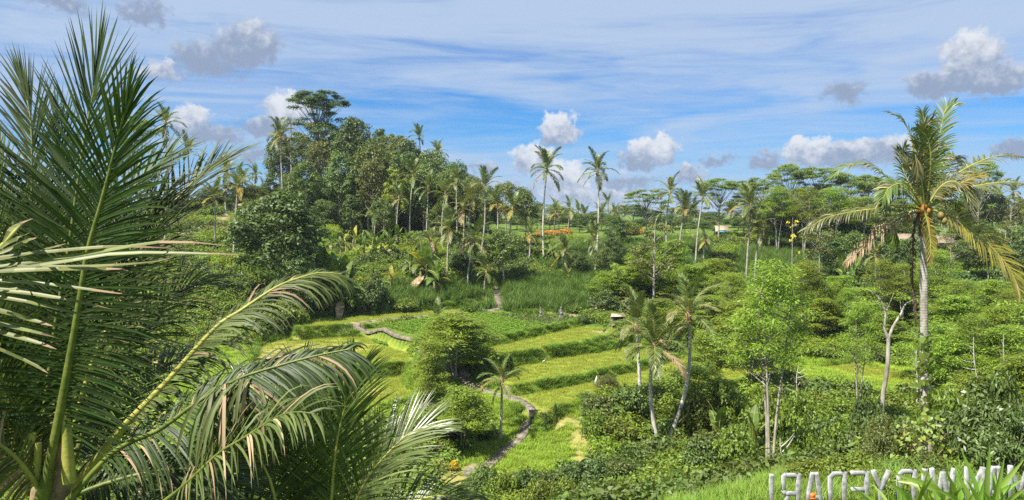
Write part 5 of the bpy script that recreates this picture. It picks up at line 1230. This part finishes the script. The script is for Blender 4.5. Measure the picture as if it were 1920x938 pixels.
HF = [([(1730, 388), (1712, 362), (1690, 345), (1668, 352), (1655, 372)], 29.7, 28.6, (.2, -.5, .9), .85, 'd', .6, .08), ([(1738, 388), (1762, 352), (1785, 340), (1808, 352), (1820, 378)], 29.7, 28.8, (-.2, -.5, .9), .85, 'm', .6, .08),
      ([(1728, 385), (1705, 360), (1662, 331), (1628, 309), (1585, 313), (1558, 334)], 30, 30.3, (.1, -.3, 1), .85, 'd', .55, .08), ([(1728, 392), (1700, 388), (1666, 390), (1607, 396), (1551, 408), (1515, 428)], 30, 29.2, (0, -.4, 1), .75, 'm', .85, .1),
      ([(1728, 396), (1713, 399), (1683, 412), (1649, 437), (1615, 467), (1585, 495)], 29.9, 29.5, (.3, -.5, .8), .55, 'x', .9, .35), ([(1730, 380), (1712, 320), (1709, 262), (1692, 226), (1668, 212)], 30, 30.4, (.9, -.3, .3), .75, 'd', .5, .12),
      ([(1733, 385), (1732, 300), (1735, 245), (1730, 212)], 30, 30.1, (.1, -1, .1), .8, 'd', .55, .1), ([(1736, 385), (1752, 312), (1764, 245), (1773, 206), (1790, 194)], 30, 30.3, (-.5, -.8, .2), .8, 'd', .4, .08),
      ([(1742, 380), (1790, 330), (1833, 305), (1875, 292), (1918, 296), (1945, 312)], 30, 30.8, (-.2, -.3, 1), .85, 'm', .5, .08), ([(1742, 385), (1781, 354), (1815, 338), (1843, 328)], 29.8, 28.6, (-.4, -.4, .8), .7, 'y', .5, .1),
      ([(1742, 385), (1790, 358), (1841, 347), (1884, 342), (1925, 345), (1960, 362)], 30, 29.6, (-.1, -.4, 1), .8, 'm', .7, .1), ([(1742, 392), (1790, 408), (1824, 433), (1862, 467), (1892, 503), (1912, 545)], 29.8, 29.0, (.35, -1, .25), 1.15, 'y', .35, .03),
      ([(1732, 392), (1739, 416), (1745, 458), (1743, 490)], 29.6, 29.4, (0, -1, .3), .45, 'y', .5, .2), ([(1726, 388), (1692, 358), (1665, 362), (1652, 388)], 29.8, 29.0, (0, -.5, .9), .8, 'd', .8, .1),
      ([(1728, 380), (1708, 318), (1684, 284)], 30.2, 30.8, (.5, -.8, .4), .8, 'm', .2, .2), ([(1738, 380), (1765, 325), (1785, 295), (1800, 305)], 30.3, 31.5, (-.5, -.8, .4), .85, 'm', .45, .1),
      ([(1730, 385), (1722, 310), (1728, 250), (1748, 225)], 29.9, 29.5, (.2, -1, .2), .8, 'm', .7, .1), ([(1736, 385), (1745, 310), (1740, 262), (1720, 240)], 29.8, 29.3, (-.2, -1, .1), .8, 'd', .75, .1), ([(1730, 385), (1700, 335), (1690, 300), (1698, 275)], 30.2, 31, (.4, -.8, .3), .7, 'd', .6, .15),
      ([(1740, 390), (1775, 375), (1800, 390), (1812, 420)], 30.2, 31, (-.2, -.2, 1), .75, 'd', .7, .15), ([(1728, 392), (1700, 402), (1680, 430), (1672, 458)], 30.2, 30.8, (.2, -.2, 1), .7, 'd', .7, .2),
      ([(1724, 396), (1714, 430), (1711, 500), (1714, 560), (1716, 606)], 29.9, 29.75, (0, -1, .2), .22, 'b', .9, .3), ([(1734, 386), (1726, 330), (1716, 290), (1722, 330)], 29.7, 29.2, (.3, -1, .1), .75, 'm', .9, .1)]
for i, (pix, d0, d1, hint, ll, tone, gv, ms) in enumerate(HF):
    mt = {'d': M_HD, 'm': M_H, 'y': M_HY, 'x': M_PALMDRY, 'b': M_PALMBR}[tone]
    near_frond(hp, pix, d0, d1, hint, 46, ll, .055, 60 + i, mats=(mt, M_PALMDRY if tone == 'x' else M_PALMBR if tone == 'b' else M_RACHIS), rib=(.042, .010), segs=4, a0=72, a1=24, grav=gv, t0=.14, miss=ms, dry=.05, tipk=.55)
_rs = np.random.RandomState(5)
for px, py, d, o in [(1733, 388, 29.6, 1), (1728, 394, 29.6, 1), (1740, 396, 29.62, 1), (1736, 402, 29.65, 1), (1730, 402, 29.66, 1), (1770, 414, 29.6, 0), (1764, 404, 29.6, 0), (1698, 418, 29.6, 0), (1706, 410, 29.6, 0)]:
    mesh_obj('coconut', NUTO if o else NUT, hp, tuple(P(px, py, d) - base))
g = Geo(); g.tube(spline([P(1736, 400, 29.7), P(1741, 415, 29.55), P(1744, 440, 29.5), P(1745, 465, 29.55)], 8) - base, np.linspace(.05, .015, 8), 6); mesh_obj('flower_stalk', g.mesh('flower_stalk', [M_NUTO], True), hp)
# ---- climbing vine with heart-shaped leaves on that trunk
def heart(name, s, mat):
    o = [(0, 0), (.28, -.16), (.50, .02), (.46, .34), (.24, .68), (0, 1.0), (-.24, .68), (-.46, .34), (-.50, .02), (-.28, -.16)]
    V = [(x * s, y * s, abs(x) * s * .30 - y * y * .12 * s) for x, y in o] + [(0, .4 * s, -.03 * s)]
    g = Geo(); g.add(V, [(10, 0, 1, 2), (10, 2, 3, 4), (10, 4, 5, 6), (10, 6, 7, 8), (10, 8, 9, 0)]); return g.mesh(name, [mat])
HT = [heart('leaf', .24, M_HEART), heart('leaf', .19, M_HEART), heart('leaf', .29, M_HEART)]
vine = empty('climbing_vine', tuple(base), 'heart leaved vine climbing the trunk of the ragged right palm', 'vine')
_rs = np.random.RandomState(17)
vp = []
for i in range(60):
    u = i / 59; a = u * 16; z = u * 5.4 + .3; f = z / (top - base)[2]
    tc = bez(np.zeros(3), ((top - base) / 2 + np.array((-.10, 0, 0))) * 2 - (top - base) / 2, top - base, 40)
    cpt = np.array([np.interp(z, tc[:, 2], tc[:, k]) for k in range(3)]); vp.append(cpt + .205 * np.array((math.cos(a), math.sin(a), 0)))
g = Geo(); g.tube(vp, .014, 4); mesh_obj('stem', g.mesh('stem', [B_BROWN]), vine)
for i in range(190):
    z = _rs.rand() ** .8 * 5.5 + .1; cpt = np.array([np.interp(z, tc[:, 2], tc[:, k]) for k in range(3)]); a = -1.57 + _rs.randn() * 1.3
    rr = .20 + abs(_rs.randn()) * .16 * (1.35 - z / 5.5)
    l = mesh_obj('leaf', HT[i % 3], vine, tuple(cpt + rr * np.array((math.cos(a), math.sin(a), 0))))
    l.rotation_euler = (_rs.uniform(-1.5, -.5), _rs.randn() * .3, a - 1.57 + _rs.randn() * .5 + 3.14159)
    k = _rs.uniform(.7, 1.15); l.scale = (k, k, k)
hb = empty('heart_leaf_bush', (P(1745, 600, 27.5)[0], 27.5, gz(P(1745, 600, 27.5)[0], 27.5)), 'yellow green heart leaved bush behind the letters under the vine', 'shrub')
g = Geo()
for i in range(9):
    a = i * .7; g.tube(bez(np.zeros(3), np.array((math.cos(a) * .3, math.sin(a) * .3, .9)), np.array((math.cos(a) * .9, math.sin(a) * .9, 1.2 + _rs.rand())), 5), .02, 4)
mesh_obj('stem', g.mesh('stem', [B_BROWN]), hb)
M_HL = leaf_mat('heart_leaf_light', (.13, .19, .025), (.22, .25, .04), trans=.32, rough=.42, spec=.4, var=.45, gain=1.1); HL = [heart('leaf', .16, M_HL), heart('leaf', .13, M_HEART), heart('leaf', .18, M_HEART)]
for i in range(260):
    q = nrm(_rs.randn(3)); q[2] = abs(q[2]); q *= _rs.uniform(.55, 1.05); l = mesh_obj('leaf', HL[i % 3], hb, tuple(q * np.array((1.25, 1.0, 2.3)) + np.array((0, 0, .1))))
    l.rotation_euler = (_rs.uniform(-1.3, .1), _rs.randn() * .4, math.atan2(q[1], q[0]) - 1.57 + _rs.randn() * .6)

# ------------------------------------------------------------------ white concrete letters seen from behind
M_LET = plain_mat('whitewashed_concrete', (.13, .13, .125), (.44, .44, .44), 5.0, .9, .3)
LH, LT = 1.12, .12
S_ = .125
def stroke(g, a, b, w=S_, m=0, dz=0.0):
    """bar between two points in the letter plane, bevelled a little at its ends"""
    a, b = np.array(a, float), np.array(b, float); t = nrm(b - a); s = np.array((-t[1], t[0])) * w / 2
    q = np.array([a - s, a + s, b + s, b - s]); f, k = LT / 2 + dz, LT / 2 + dz; e = .012; inn = q.mean(0) + (q - q.mean(0)) * (1 - e / w * 1.0)
    V = [(p[0], -f + e, p[1]) for p in q] + [(p[0], f - e, p[1]) for p in q] + [(p[0], -f, p[1]) for p in inn] + [(p[0], f, p[1]) for p in inn]
    Q = [(0, 1, 5, 4), (1, 2, 6, 5), (2, 3, 7, 6), (3, 0, 4, 7), (11, 10, 9, 8), (12, 13, 14, 15)] + [(8 + i, 8 + (i + 1) % 4, (i + 1) % 4, i) for i in range(4)] + [(4 + i, 4 + (i + 1) % 4, 12 + (i + 1) % 4, 12 + i) for i in range(4)]
    g.add(V, Q, m)
def letter_geo(ch, w):
    g = Geo(); H = LH; h = S_ / 2; x0, x1 = -w / 2 + h, w / 2 - h
    def bars(*L):
        for i, (a, b) in enumerate(L): stroke(g, a, b, dz=-.004 * i)
    if ch == 'I': bars(((0, 0), (0, H)))
    if ch == 'R': bars(((x0, 0), (x0, H)), ((x0, H - h), (x1 - .08, H - h)), ((x1, H - .08), (x1, H * .5 + .06)), ((x1 - .08, H - h + .03), (x1 + .01, H - .12)), ((x0, H * .45), (x1 - .06, H * .45)), ((x1 - .07, H * .43), (x1 + .01, H * .55)), ((x1 - .16, H * .42), (x1, 0)))
    if ch == 'A': bars(((x0 - .02, 0), (-.05, H)), ((x1 + .02, 0), (.05, H)), ((-w * .25, H * .32), (w * .25, H * .32)), ((-.12, H - h), (.12, H - h)))
    if ch == 'D': bars(((x0, 0), (x0, H)), ((x0, H - h), (x1 - .10, H - h)), ((x0, h), (x1 - .10, h)), ((x1, .14), (x1, H - .14)), ((x1 - .13, H - h + .02), (x1 + .01, H - .2)), ((x1 - .13, h - .02), (x1 + .01, .2)))
    if ch == 'E': bars(((x0, 0), (x0, H)), ((x0, H - h), (x1 + h, H - h)), ((x0, h), (x1 + h, h)), ((x0, H * .5), (x1 + h * .6, H * .5)))
    if ch == 'Y': bars(((x0 - .02, H), (0, H * .48)), ((x1 + .02, H), (0, H * .48)), ((0, 0), (0, H * .54)))
    if ch == 'W': bars(((x0 - .02, H), (-w * .22, 0)), ((-w * .22, 0), (0, H * .9)), ((0, H * .9), (w * .22, 0)), ((w * .22, 0), (x1 + .02, H)))
    if ch == 'N': bars(((x0, 0), (x0, H)), ((x1, 0), (x1, H)), ((x0, H - .06), (x1, .06)))
    if ch == 'M': bars(((x0, 0), (x0, H)), ((x1, 0), (x1, H)), ((x0, H - .05), (0, H * .3)), ((x1, H - .05), (0, H * .3)))
    return g.mesh('letter_' + ch.lower(), [M_LET])
WORDS = [('I', 1447, .17, 'white concrete letter I, leftmost of the reversed letters'), ('R', 1483, .56, 'white concrete letter R seen from behind, second in the row'), ('A', 1527, .58, 'white concrete letter A with an orange block in its gap'), ('D', 1570, .54, 'white concrete letter D seen from behind, between A and E'), ('E', 1612, .54, 'white concrete letter E seen from behind'),
         ('Y', 1652, .56, 'white concrete letter Y seen from behind, half behind strap leaves'), ('D', 1700, .56, 'white concrete letter D behind the strap leaves, next to the second I'), ('I', 1733, .17, 'white concrete letter I behind the strap leaves'), ('W', 1768, .74, 'white concrete letter W behind the strap leaves'), ('N', 1828, .58, 'white concrete letter N behind the strap leaves'), ('A', 1867, .58, 'white concrete letter A near the right edge'), ('M', 1912, .66, 'white concrete letter M cut by the right edge')]
for ch, px, w, lab in WORDS:
    d = 23.0 - (px - 1447) / 473 * .7; yt = 889 - (px - 1447) / 463 * 16
    t = P(px, yt, d); z0 = t[2] - LH
    o = mesh_obj('sign_letter', letter_geo(ch, w), None, (t[0], d, z0)); o.rotation_euler = (0, 0, math.pi - .02)   # its face looks away from the viewpoint
    tag(o, lab, 'letter', 'white letters of the garden sign')
g = Geo(); xs = [P(1425, 900, 23)[0], P(1960, 900, 22.2)[0]]; zb = P(1447, 889, 23)[2] - LH
g.box(((xs[0] + xs[1]) / 2, 22.65, zb - .25 + .02), (xs[1] - xs[0], .7, .5), 0, Matrix.Rotation(-.075 / 1.0, 3, 'Z'))
pl = mesh_obj('sign_plinth', g.mesh('sign_plinth', [M_CONC])); tag(pl, 'long low concrete footing under the white letters', 'plinth')
_p = P(1526, 925, 22.75); g = Geo(); g.box((0, 0, .09), (.13, .1, .15)); g.box((0, 0, .012), (.16, .13, .024)); g.box((0, 0, .172), (.10, .08, .02))
oo = mesh_obj('orange_lamp', g.mesh('orange_lamp', [plain_mat('orange_paint', (.75, .17, .03), (.85, .24, .05), 6, .6)]), None, (_p[0], 22.87, zb + LH * .32 + .065)); tag(oo, 'small orange block sitting in the gap of the letter A', 'lamp')

# ------------------------------------------------------------------ strap-leaved plant in front of the letters
sp = np.array((P(1790, 900, 9.5)[0], 9.5, 0)); sp[2] = gz(sp[0], 9.5)
strap = empty('strap_leaf_plant', tuple(sp), 'tall plant with long strap leaves in front of the white letters', 'plant')
zb2 = P(1790, 985, 9.5)[2]
def strap_leaf(root, pix, d0, d1, w, mat=M_STRAP):
    pts = spline([P(a, b, d0 + (d1 - d0) * i / (len(pix) - 1)) for i, (a, b) in enumerate(pix)], 9) - np.asarray(root.location)
    T = nrm(np.gradient(pts, axis=0)); S = nrm(np.cross(T, np.array((.15, -1, .35)))); pr = np.array((.5, .8, .95, 1, 1, .9, .7, .4, .02)) * w / 2; V = []
    for a, s, t, q in zip(pts, S, T, pr): V += [a - s * q, a - np.cross(s, t) * q * .4, a + s * q]
    g = Geo(); g.add(V, [(i * 3 + j, i * 3 + j + 1, i * 3 + j + 4, i * 3 + j + 3) for i in range(8) for j in range(2)]); return mesh_obj('leaf', g.mesh('leaf', [mat]), root)
SL = [((1846, 990), (1850, 920), (1856, 832), 13), ((1790, 990), (1770, 930), (1700, 853), 9), ((1845, 985), (1830, 910), (1800, 838), 10), ((1850, 990), (1870, 920), (1884, 854), 11), ((1840, 985), (1880, 910), (1920, 862), 14), ((1830, 985), (1870, 930), (1918, 898), 13), ((1780, 990), (1760, 920), (1668, 885), 13), ((1775, 990), (1720, 910), (1672, 900), 12),
      ((1740, 990), (1700, 930), (1662, 902), 14), ((1800, 985), (1790, 920), (1772, 880), 12), ((1810, 985), (1800, 910), (1790, 872), 12), ((1820, 985), (1840, 930), (1850, 890), 12), ((1760, 990), (1735, 930), (1720, 905), 12), ((1700, 990), (1680, 945), (1664, 925), 13), ((1720, 990), (1700, 950), (1690, 915), 12), ((1870, 990), (1890, 940), (1925, 915), 13), ((1860, 990), (1830, 930), (1812, 900), 12),
      ((1765, 990), (1790, 940), (1805, 905), 12), ((1745, 990), (1760, 945), (1778, 918), 12), ((1850, 990), (1900, 945), (1940, 935), 12), ((1690, 990), (1655, 950), (1600, 915), 7), ((1680, 990), (1630, 940), (1590, 905), 6), ((1880, 990), (1870, 930), (1862, 880), 12), ((1800, 990), (1820, 950), (1826, 920), 13), ((1785, 990), (1755, 950), (1742, 925), 13), ((1835, 990), (1790, 935), (1750, 915), 11)]
_rs = np.random.RandomState(9)
for i in range(18):
    x = 1680 + i * 13 + _rs.randn() * 5; y = 885 + _rs.rand() * 45; s_ = _rs.uniform(-60, 60)
    SL.append(((x, 990), (x + s_ * .45, (990 + y) / 2 - 12), (x + s_, y), _rs.uniform(9, 14)))
for a, b, c2, w in SL: strap_leaf(strap, (a, ((a[0] * .35 + b[0] * .65), (a[1] * .4 + b[1] * .6)), b, c2), 9.5, 9.5 + _rs.uniform(-.6, .6), w * 9.5 / F_PX * 1.0)
g = Geo()
for i in range(7):
    x = (1700 + i * 30); a = P(x, 985, 9.5) - sp; g.tube([np.array((a[0] * .6, _rs.randn() * .06, -.2)), np.array((a[0] * .85, _rs.randn() * .05, a[2] * .5)), a + np.array((0, 0, .1))], [.02, .018, .012], 6)
mesh_obj('stem', g.mesh('stem', [M_STRAP], True), strap)

# ------------------------------------------------------------------ pale bare tree in the right valley
bt = np.array((P(1654, 600, 60)[0], 60.0, 0)); bt[2] = gz(bt[0], 60) - .2
bare = empty('bare_tree', tuple(bt), 'pale forked tree with few leaves between the feathery trees and the vine trunk', 'tree')
def bp_(px, py, d=60.0): return P(px, py, d) - bt
g = Geo()
g.tube(spline([np.zeros(3), bp_(1656, 740), bp_(1664, 690), bp_(1666, 632)], 10), np.linspace(.20, .15, 10), 8)
g.tube(spline([bp_(1666, 636), bp_(1658, 615), bp_(1660, 585), bp_(1648, 560), bp_(1630, 545)], 10), np.linspace(.13, .04, 10), 6)
g.tube(spline([bp_(1666, 636), bp_(1676, 610), bp_(1690, 588), bp_(1698, 570), bp_(1722, 560)], 10), np.linspace(.13, .04, 10), 6)
g.tube(spline([bp_(1659, 590), bp_(1668, 570), bp_(1675, 552)], 6), np.linspace(.07, .02, 6), 6)
g.tube(spline([bp_(1650, 562), bp_(1640, 568), bp_(1626, 560)], 6), np.linspace(.06, .02, 6), 6)
mesh_obj('trunk', g.mesh('trunk', [B_PALE], True), bare)
g = Geo(); _r2 = np.random.RandomState(4)
for px, py in ((1630, 545), (1675, 552), (1722, 560), (1626, 560), (1700, 562)): puff(g, bp_(px, py), (.9, .9, .3), 90, .3, .09, _r2, feather=True)
mesh_obj('crown', g.mesh('crown', [M_FEATH]), bare)

# ------------------------------------------------------------------ buildings and small things
M_TIN = plain_mat('thatch_roof', (.28, .22, .15), (.38, .31, .22), 3, .9); M_WALLD = plain_mat('dark_boards', (.06, .05, .045), (.13, .10, .08), 4, .9); M_BLUE = plain_mat('blue_tarp', (.06, .22, .30), (.12, .34, .42), 3, .6); M_WHITE = plain_mat('white_sheet', (.42, .42, .43), (.52, .52, .53), 3, .7); M_TILE = plain_mat('roof_tiles', (.22, .10, .07), (.33, .17, .12), 5, .85); M_CREAM = plain_mat('cream_wall', (.30, .30, .29), (.40, .40, .39), 3, .85); M_BLUEW = plain_mat('blue_wall', (.10, .24, .42), (.16, .32, .5), 3, .8); M_GLASS = plain_mat('dark_opening', (.02, .02, .025), (.04, .04, .045), 3, .4)
def roof(g, cx, cy, z, w, d, h, t=.06, m=0):
    for s in (-1, 1):
        A = [(cx - w / 2, cy + s * d / 2, z), (cx + w / 2, cy + s * d / 2, z), (cx + w / 2 - .25, cy, z + h), (cx - w / 2 + .25, cy, z + h)]
        V = A + [(a, b, c + t) for a, b, c in A]
        Q = [(3, 2, 1, 0), (4, 5, 6, 7), (0, 1, 5, 4), (1, 2, 6, 5), (2, 3, 7, 6), (3, 0, 4, 7)]
        g.add(V, Q if s < 0 else [q[::-1] for q in Q], m)
hx, hd = P(1352, 430, 178)[0], 178.0; hz = gz(hx, hd)
hut = empty('farm_hut', (hx, hd, hz), 'small open farm hut with a pale pitched roof beyond the right palms', 'hut')
hh = P(1352, 434, 178)[2] - hz
g = Geo(); roof(g, 0, 0, hh, 3.4, 3.0, 1.25); mesh_obj('roof', g.mesh('roof', [M_TIN]), hut)
g = Geo(); g.box((0, .5, hh / 2), (2.4, 1.6, hh)); mesh_obj('wall', g.mesh('wall', [M_WALLD]), hut)
for x in (-1.3, 1.3):
    g = Geo(); g.tube([(x, -1.2, -.2), (x, -1.2, hh + .2)], [.06, .05], 6); mesh_obj('post', g.mesh('post', [B_BROWN]), hut)
g = Geo(); g.box((.5, -.4, hh * .62), (1.2, .05, .5)); mesh_obj('white_panel', g.mesh('white_panel', [M_WHITE]), hut)
g = Geo(); g.box((.9, -1.6, .4), (1.8, .9, .8)); g.box((.9, -1.6, .83), (1.9, 1.0, .06)); o = mesh_obj('tarp_crate', g.mesh('tarp_crate', [M_BLUE]), None, (hx - 1.2, hd - .6, hz)); tag(o, 'blue tarpaulin covered heap in front of the farm hut', 'crate')
# house among the umbrella trees
ax, ad = P(1492, 420, 186)[0], 186.0; az_ = gz(ax, ad); wl = P(1492, 404, 186)[2] - az_
house = empty('village_house', (ax, ad, az_), 'house with a red brown tiled roof and blue wall behind the umbrella trees', 'house')
g = Geo(); roof(g, 0, 0, wl, 8.5, 6, 2.0, .1); mesh_obj('roof', g.mesh('roof', [M_TILE]), house)
g = Geo(); g.box((0, 0, wl / 2), (6.4, 4.4, wl)); mesh_obj('wall', g.mesh('wall', [M_CREAM]), house)
g = Geo(); g.box((1.4, -2.23, wl * .62), (2.0, .08, wl * .5)); mesh_obj('blue_wall_panel', g.mesh('blue_wall_panel', [M_BLUEW]), house)
for x in (-2.2, -.7):
    g = Geo(); g.box((x, -2.22, wl * .62), (.9, .06, 1.0)); wn = mesh_obj('window', g.mesh('window', [M_GLASS]), house)
# thatched shelters low on the right
for px, d, py, w, lab in [(1700, 140, 443, 4.0, 'brown thatched roof left of the right palm crown'), (1762, 142, 446, 4.5, 'brown thatched roof just right of the right palm trunk')]:
    x = P(px, 440, d)[0]; z = gz(x, d); h = max(1.8, P(px, py, d)[2] - z - 1.0)
    s = empty('thatched_shelter', (x, d, z), lab, 'shelter'); g = Geo(); roof(g, 0, 0, h, w, 3.2, 1.3, .15); mesh_obj('roof', g.mesh('roof', [plain_mat('old_thatch', (.16, .12, .08), (.30, .24, .17), 4, .95)]), s)
    for q in (-1, 1):
        for r_ in (-1, 1):
            g = Geo(); g.tube([(q * w * .4, r_ * 1.2, -.2), (q * w * .4, r_ * 1.2, h + .3)], [.08, .07], 6); mesh_obj('post', g.mesh('post', [B_BROWN]), s)
# bamboo field shelter at the end of the terrace
bx = hit(1158, 616); shl = empty('bamboo_shelter', tuple(bx), 'small dark bamboo shelter at the end of the upper terrace', 'shelter')
M_BAM = plain_mat('bamboo', (.30, .26, .16), (.48, .42, .28), 5, .7)
hh = 1.25
g = Geo(); roof(g, 0, 0, hh + .35, 2.0, 1.5, .3, .05); mesh_obj('roof', g.mesh('roof', [M_BAM]), shl)
for x in (-.8, .8):
    for y in (-.55, .55):
        g = Geo(); g.tube([(x, y, -.2), (x, y, hh + .4)], [.05, .045], 6); mesh_obj('post', g.mesh('post', [M_BAM]), shl)
g = Geo(); g.box((0, .1, .45), (1.5, .9, .08)); mesh_obj('bench', g.mesh('bench', [M_BAM]), shl)
g = Geo(); g.box((0, .62, .95), (1.66, .04, 1.0)); mesh_obj('back_wall', g.mesh('back_wall', [M_WALLD]), shl)
g = Geo(); g.box((-.15, -.2, .62), (.30, .3, .26)); g.box((-.15, -.2, .77), (.22, .22, .06)); mesh_obj('white_sack', g.mesh('white_sack', [M_WHITE]), shl)
# two little statues on the dry strip
M_STAT = plain_mat('dark_stone', (.07, .065, .06), (.20, .18, .16), 9, .9); M_STATW = plain_mat('pale_sash', (.26, .235, .2), (.36, .335, .3), 6, .8)
for px, py, lab in [(1014, 595, 'left of the two small stone statues behind the crop field'), (1052, 598, 'right of the two small stone statues, slightly taller')]:
    b = hit(px, py); s = 1.0 if px < 1030 else 1.2
    st = empty('stone_statue', tuple(b), lab, 'statue', 'stone statues', scale=(s, s, s))
    g = Geo(); g.box((0, 0, .15), (.5, .5, .4)); g.box((0, 0, .38), (.42, .42, .08)); mesh_obj('pedestal', g.mesh('pedestal', [M_STAT]), st)
    g = Geo(); g.tube([(0, 0, .4), (0, 0, .55), (0, 0, .8), (0, 0, .98), (0, 0, 1.06)], [.17, .19, .15, .19, .08], 8); g.tube([(-.17, 0, .98), (-.24, -.06, .8), (-.12, -.16, .7)], [.06, .055, .045], 6); g.tube([(.17, 0, .98), (.24, -.06, .8), (.12, -.16, .7)], [.06, .055, .045], 6)
    g.tube([(0, 0, 1.05), (0, -.01, 1.12), (0, -.01, 1.2), (0, 0, 1.28), (0, 0, 1.38)], [.07, .11, .115, .10, .02], 8); mesh_obj('figure', g.mesh('figure', [M_STAT], True), st)
    g = Geo(); g.tube([(0, 0, .60), (0, 0, .72), (0, 0, .80)], [.20, .19, .17], 8); mesh_obj('sash', g.mesh('sash', [M_STATW], True), st)
# white cloth scarecrow-like marker on the lower bank
b = hit(1118, 724); sw = empty('white_marker', tuple(b), 'small white cloth tied to a stake on the lower terrace bank', 'marker')
g = Geo(); g.tube([(0, 0, -.2), (0, 0, 1.0)], [.025, .02], 6); mesh_obj('stake', g.mesh('stake', [M_BAM]), sw)
g = Geo(); g.tube([(-.03, 0, .25), (-.05, -.03, .5), (.02, -.02, .75), (.05, -.01, .93), (.03, 0, 1.03)], [.14, .12, .10, .06, .015], 8); mesh_obj('cloth', g.mesh('cloth', [M_WHITE], True), sw)
# egret on the terrace
b = hit(1020, 683); eg = Geo()
eg.tube([(-.18, 0, .26), (-.08, 0, .33), (.04, 0, .36), (.10, 0, .40), (.09, 0, .50), (.14, 0, .57), (.17, 0, .585)], [.015, .06, .065, .035, .018, .026, .02], 8)
eo = empty('white_bird', tuple(b), 'tiny white bird standing at the back of the lower grass terrace', 'bird'); mesh_obj('body', eg.mesh('body', [M_WHITE], True), eo)
for s in (-1, 1):
    g = Geo(); g.tube([(.02, s * .02, .31), (.0, s * .02, .16), (.01, s * .02, -.02)], [.008, .007, .007], 4); mesh_obj('leg', g.mesh('leg', [M_STAT]), eo)
g = Geo(); g.tube([(.18, 0, .585), (.22, 0, .58), (.27, 0, .572)], [.012, .008, .002], 4); mesh_obj('beak', g.mesh('beak', [M_MARI]), eo)
# boulders where the path leaves the thicket
M_ROCK = plain_mat('dark_rock', (.07, .065, .06), (.22, .20, .18), 3, .9, .8)
for px, py, s, lab in [(886, 893, .75, 'dark boulder at the foot of the footpath'), (802, 770, 1.0, 'mossy dark rock face left of the feathery trees'), (842, 695, .9, 'pale rubble block beside the path under the feathery tree'), (872, 705, .7, 'rubble block beside the path steps')]:
    b = hit(px, py); _r = np.random.RandomState(px); th = np.linspace(0, math.pi, 8); ph = np.arange(12) * math.pi / 6
    V = np.array([(math.sin(a) * math.cos(c_), math.sin(a) * math.sin(c_) * .8, math.cos(a) * .7) for a in th for c_ in ph]); V *= s * (1 + .28 * (vnoise(V[:, 0] * 3 + 9 + px, V[:, 1] * 3 + V[:, 2] * 4, 1.0, 3)[:, None] - .5) * 2)
    g = Geo(); g.add(V, [(i * 12 + j, i * 12 + 12 + j, i * 12 + 12 + (j + 1) % 12, i * 12 + (j + 1) % 12) for i in range(7) for j in range(12)])
    o = mesh_obj('boulder', g.mesh('boulder', [M_ROCK]), None, (b[0], b[1], b[2] + s * .15)); tag(o, lab, 'rock')

# pale dead branches poking out of the feathery trees on the right
_rb = np.random.RandomState(31)
for i, (px, py, lab) in enumerate([(1835, 645, 'bleached dead branch above the feathery trees, middle right'), (1890, 640, 'bleached dead branch above the feathery trees, near the right edge'), (1860, 700, 'bleached dead branch low in the feathery trees at the right'), (1720, 660, 'bleached dead branch just left of the vine trunk'), (1490, 700, 'bleached dead branch right of the tall pale stems'), (1480, 840, 'bleached dead twigs beside the foot of the tall pale stems')]):
    d = 70 if py < 800 else 46; q = P(px, py, d); zz = gz(q[0], d); o = empty('dead_branch', (q[0], d, zz - .2), lab, 'branch'); h = q[2] - zz + .2
    g = Geo(); A = np.array((0, 0, 0.)); tp = np.array((_rb.uniform(-.6, .6), _rb.uniform(-.4, .4), max(1.5, h + .6)))
    g.tube(spline([A, tp * .4 + (.12, 0, 0), tp * .75 - (.1, .05, 0), tp], 10), np.linspace(.085, .02, 10), 6)
    mesh_obj('stem', g.mesh('stem', [B_PALMW], True), o)
    for j in range(5):
        t0 = .45 + j * .1; a0_ = tp * t0; e = a0_ + np.array((_rb.uniform(-1.3, 1.3), _rb.uniform(-.6, .6), _rb.uniform(.1, .9)))
        g = Geo(); g.tube(bez(a0_, (a0_ + e) / 2 + np.array((0, 0, -.15)), e, 6), np.linspace(.04, .01, 6), 6); mesh_obj('twig', g.mesh('twig', [B_PALMW], True), o)

# ------------------------------------------------------------------ thin haze over the valley
hz_m, T = new_mat('haze'); hv = T.node('ShaderNodeVolumePrincipled', {'Color': (.72, .82, .95, 1), 'Density': HAZE, 'Anisotropy': 0.2})
T.l.new(hv.outputs[0], T.node('ShaderNodeOutputMaterial').inputs['Volume'])
lo = float(_Z.min()) - 1.0; xs0, xs1, ys0, ys1 = GX[0] - 5, GX[-1] + 5, GY[0] - 5, GY[-1] + 5; tz = CAM_Z + 40.0
g = Geo(); g.box(((xs0 + xs1) / 2, (ys0 + ys1) / 2, (lo + tz) / 2), (xs1 - xs0, ys1 - ys0, tz - lo))
if HAZE > 0: tag(mesh_obj('haze', g.mesh('haze', [hz_m])), kind='stuff')
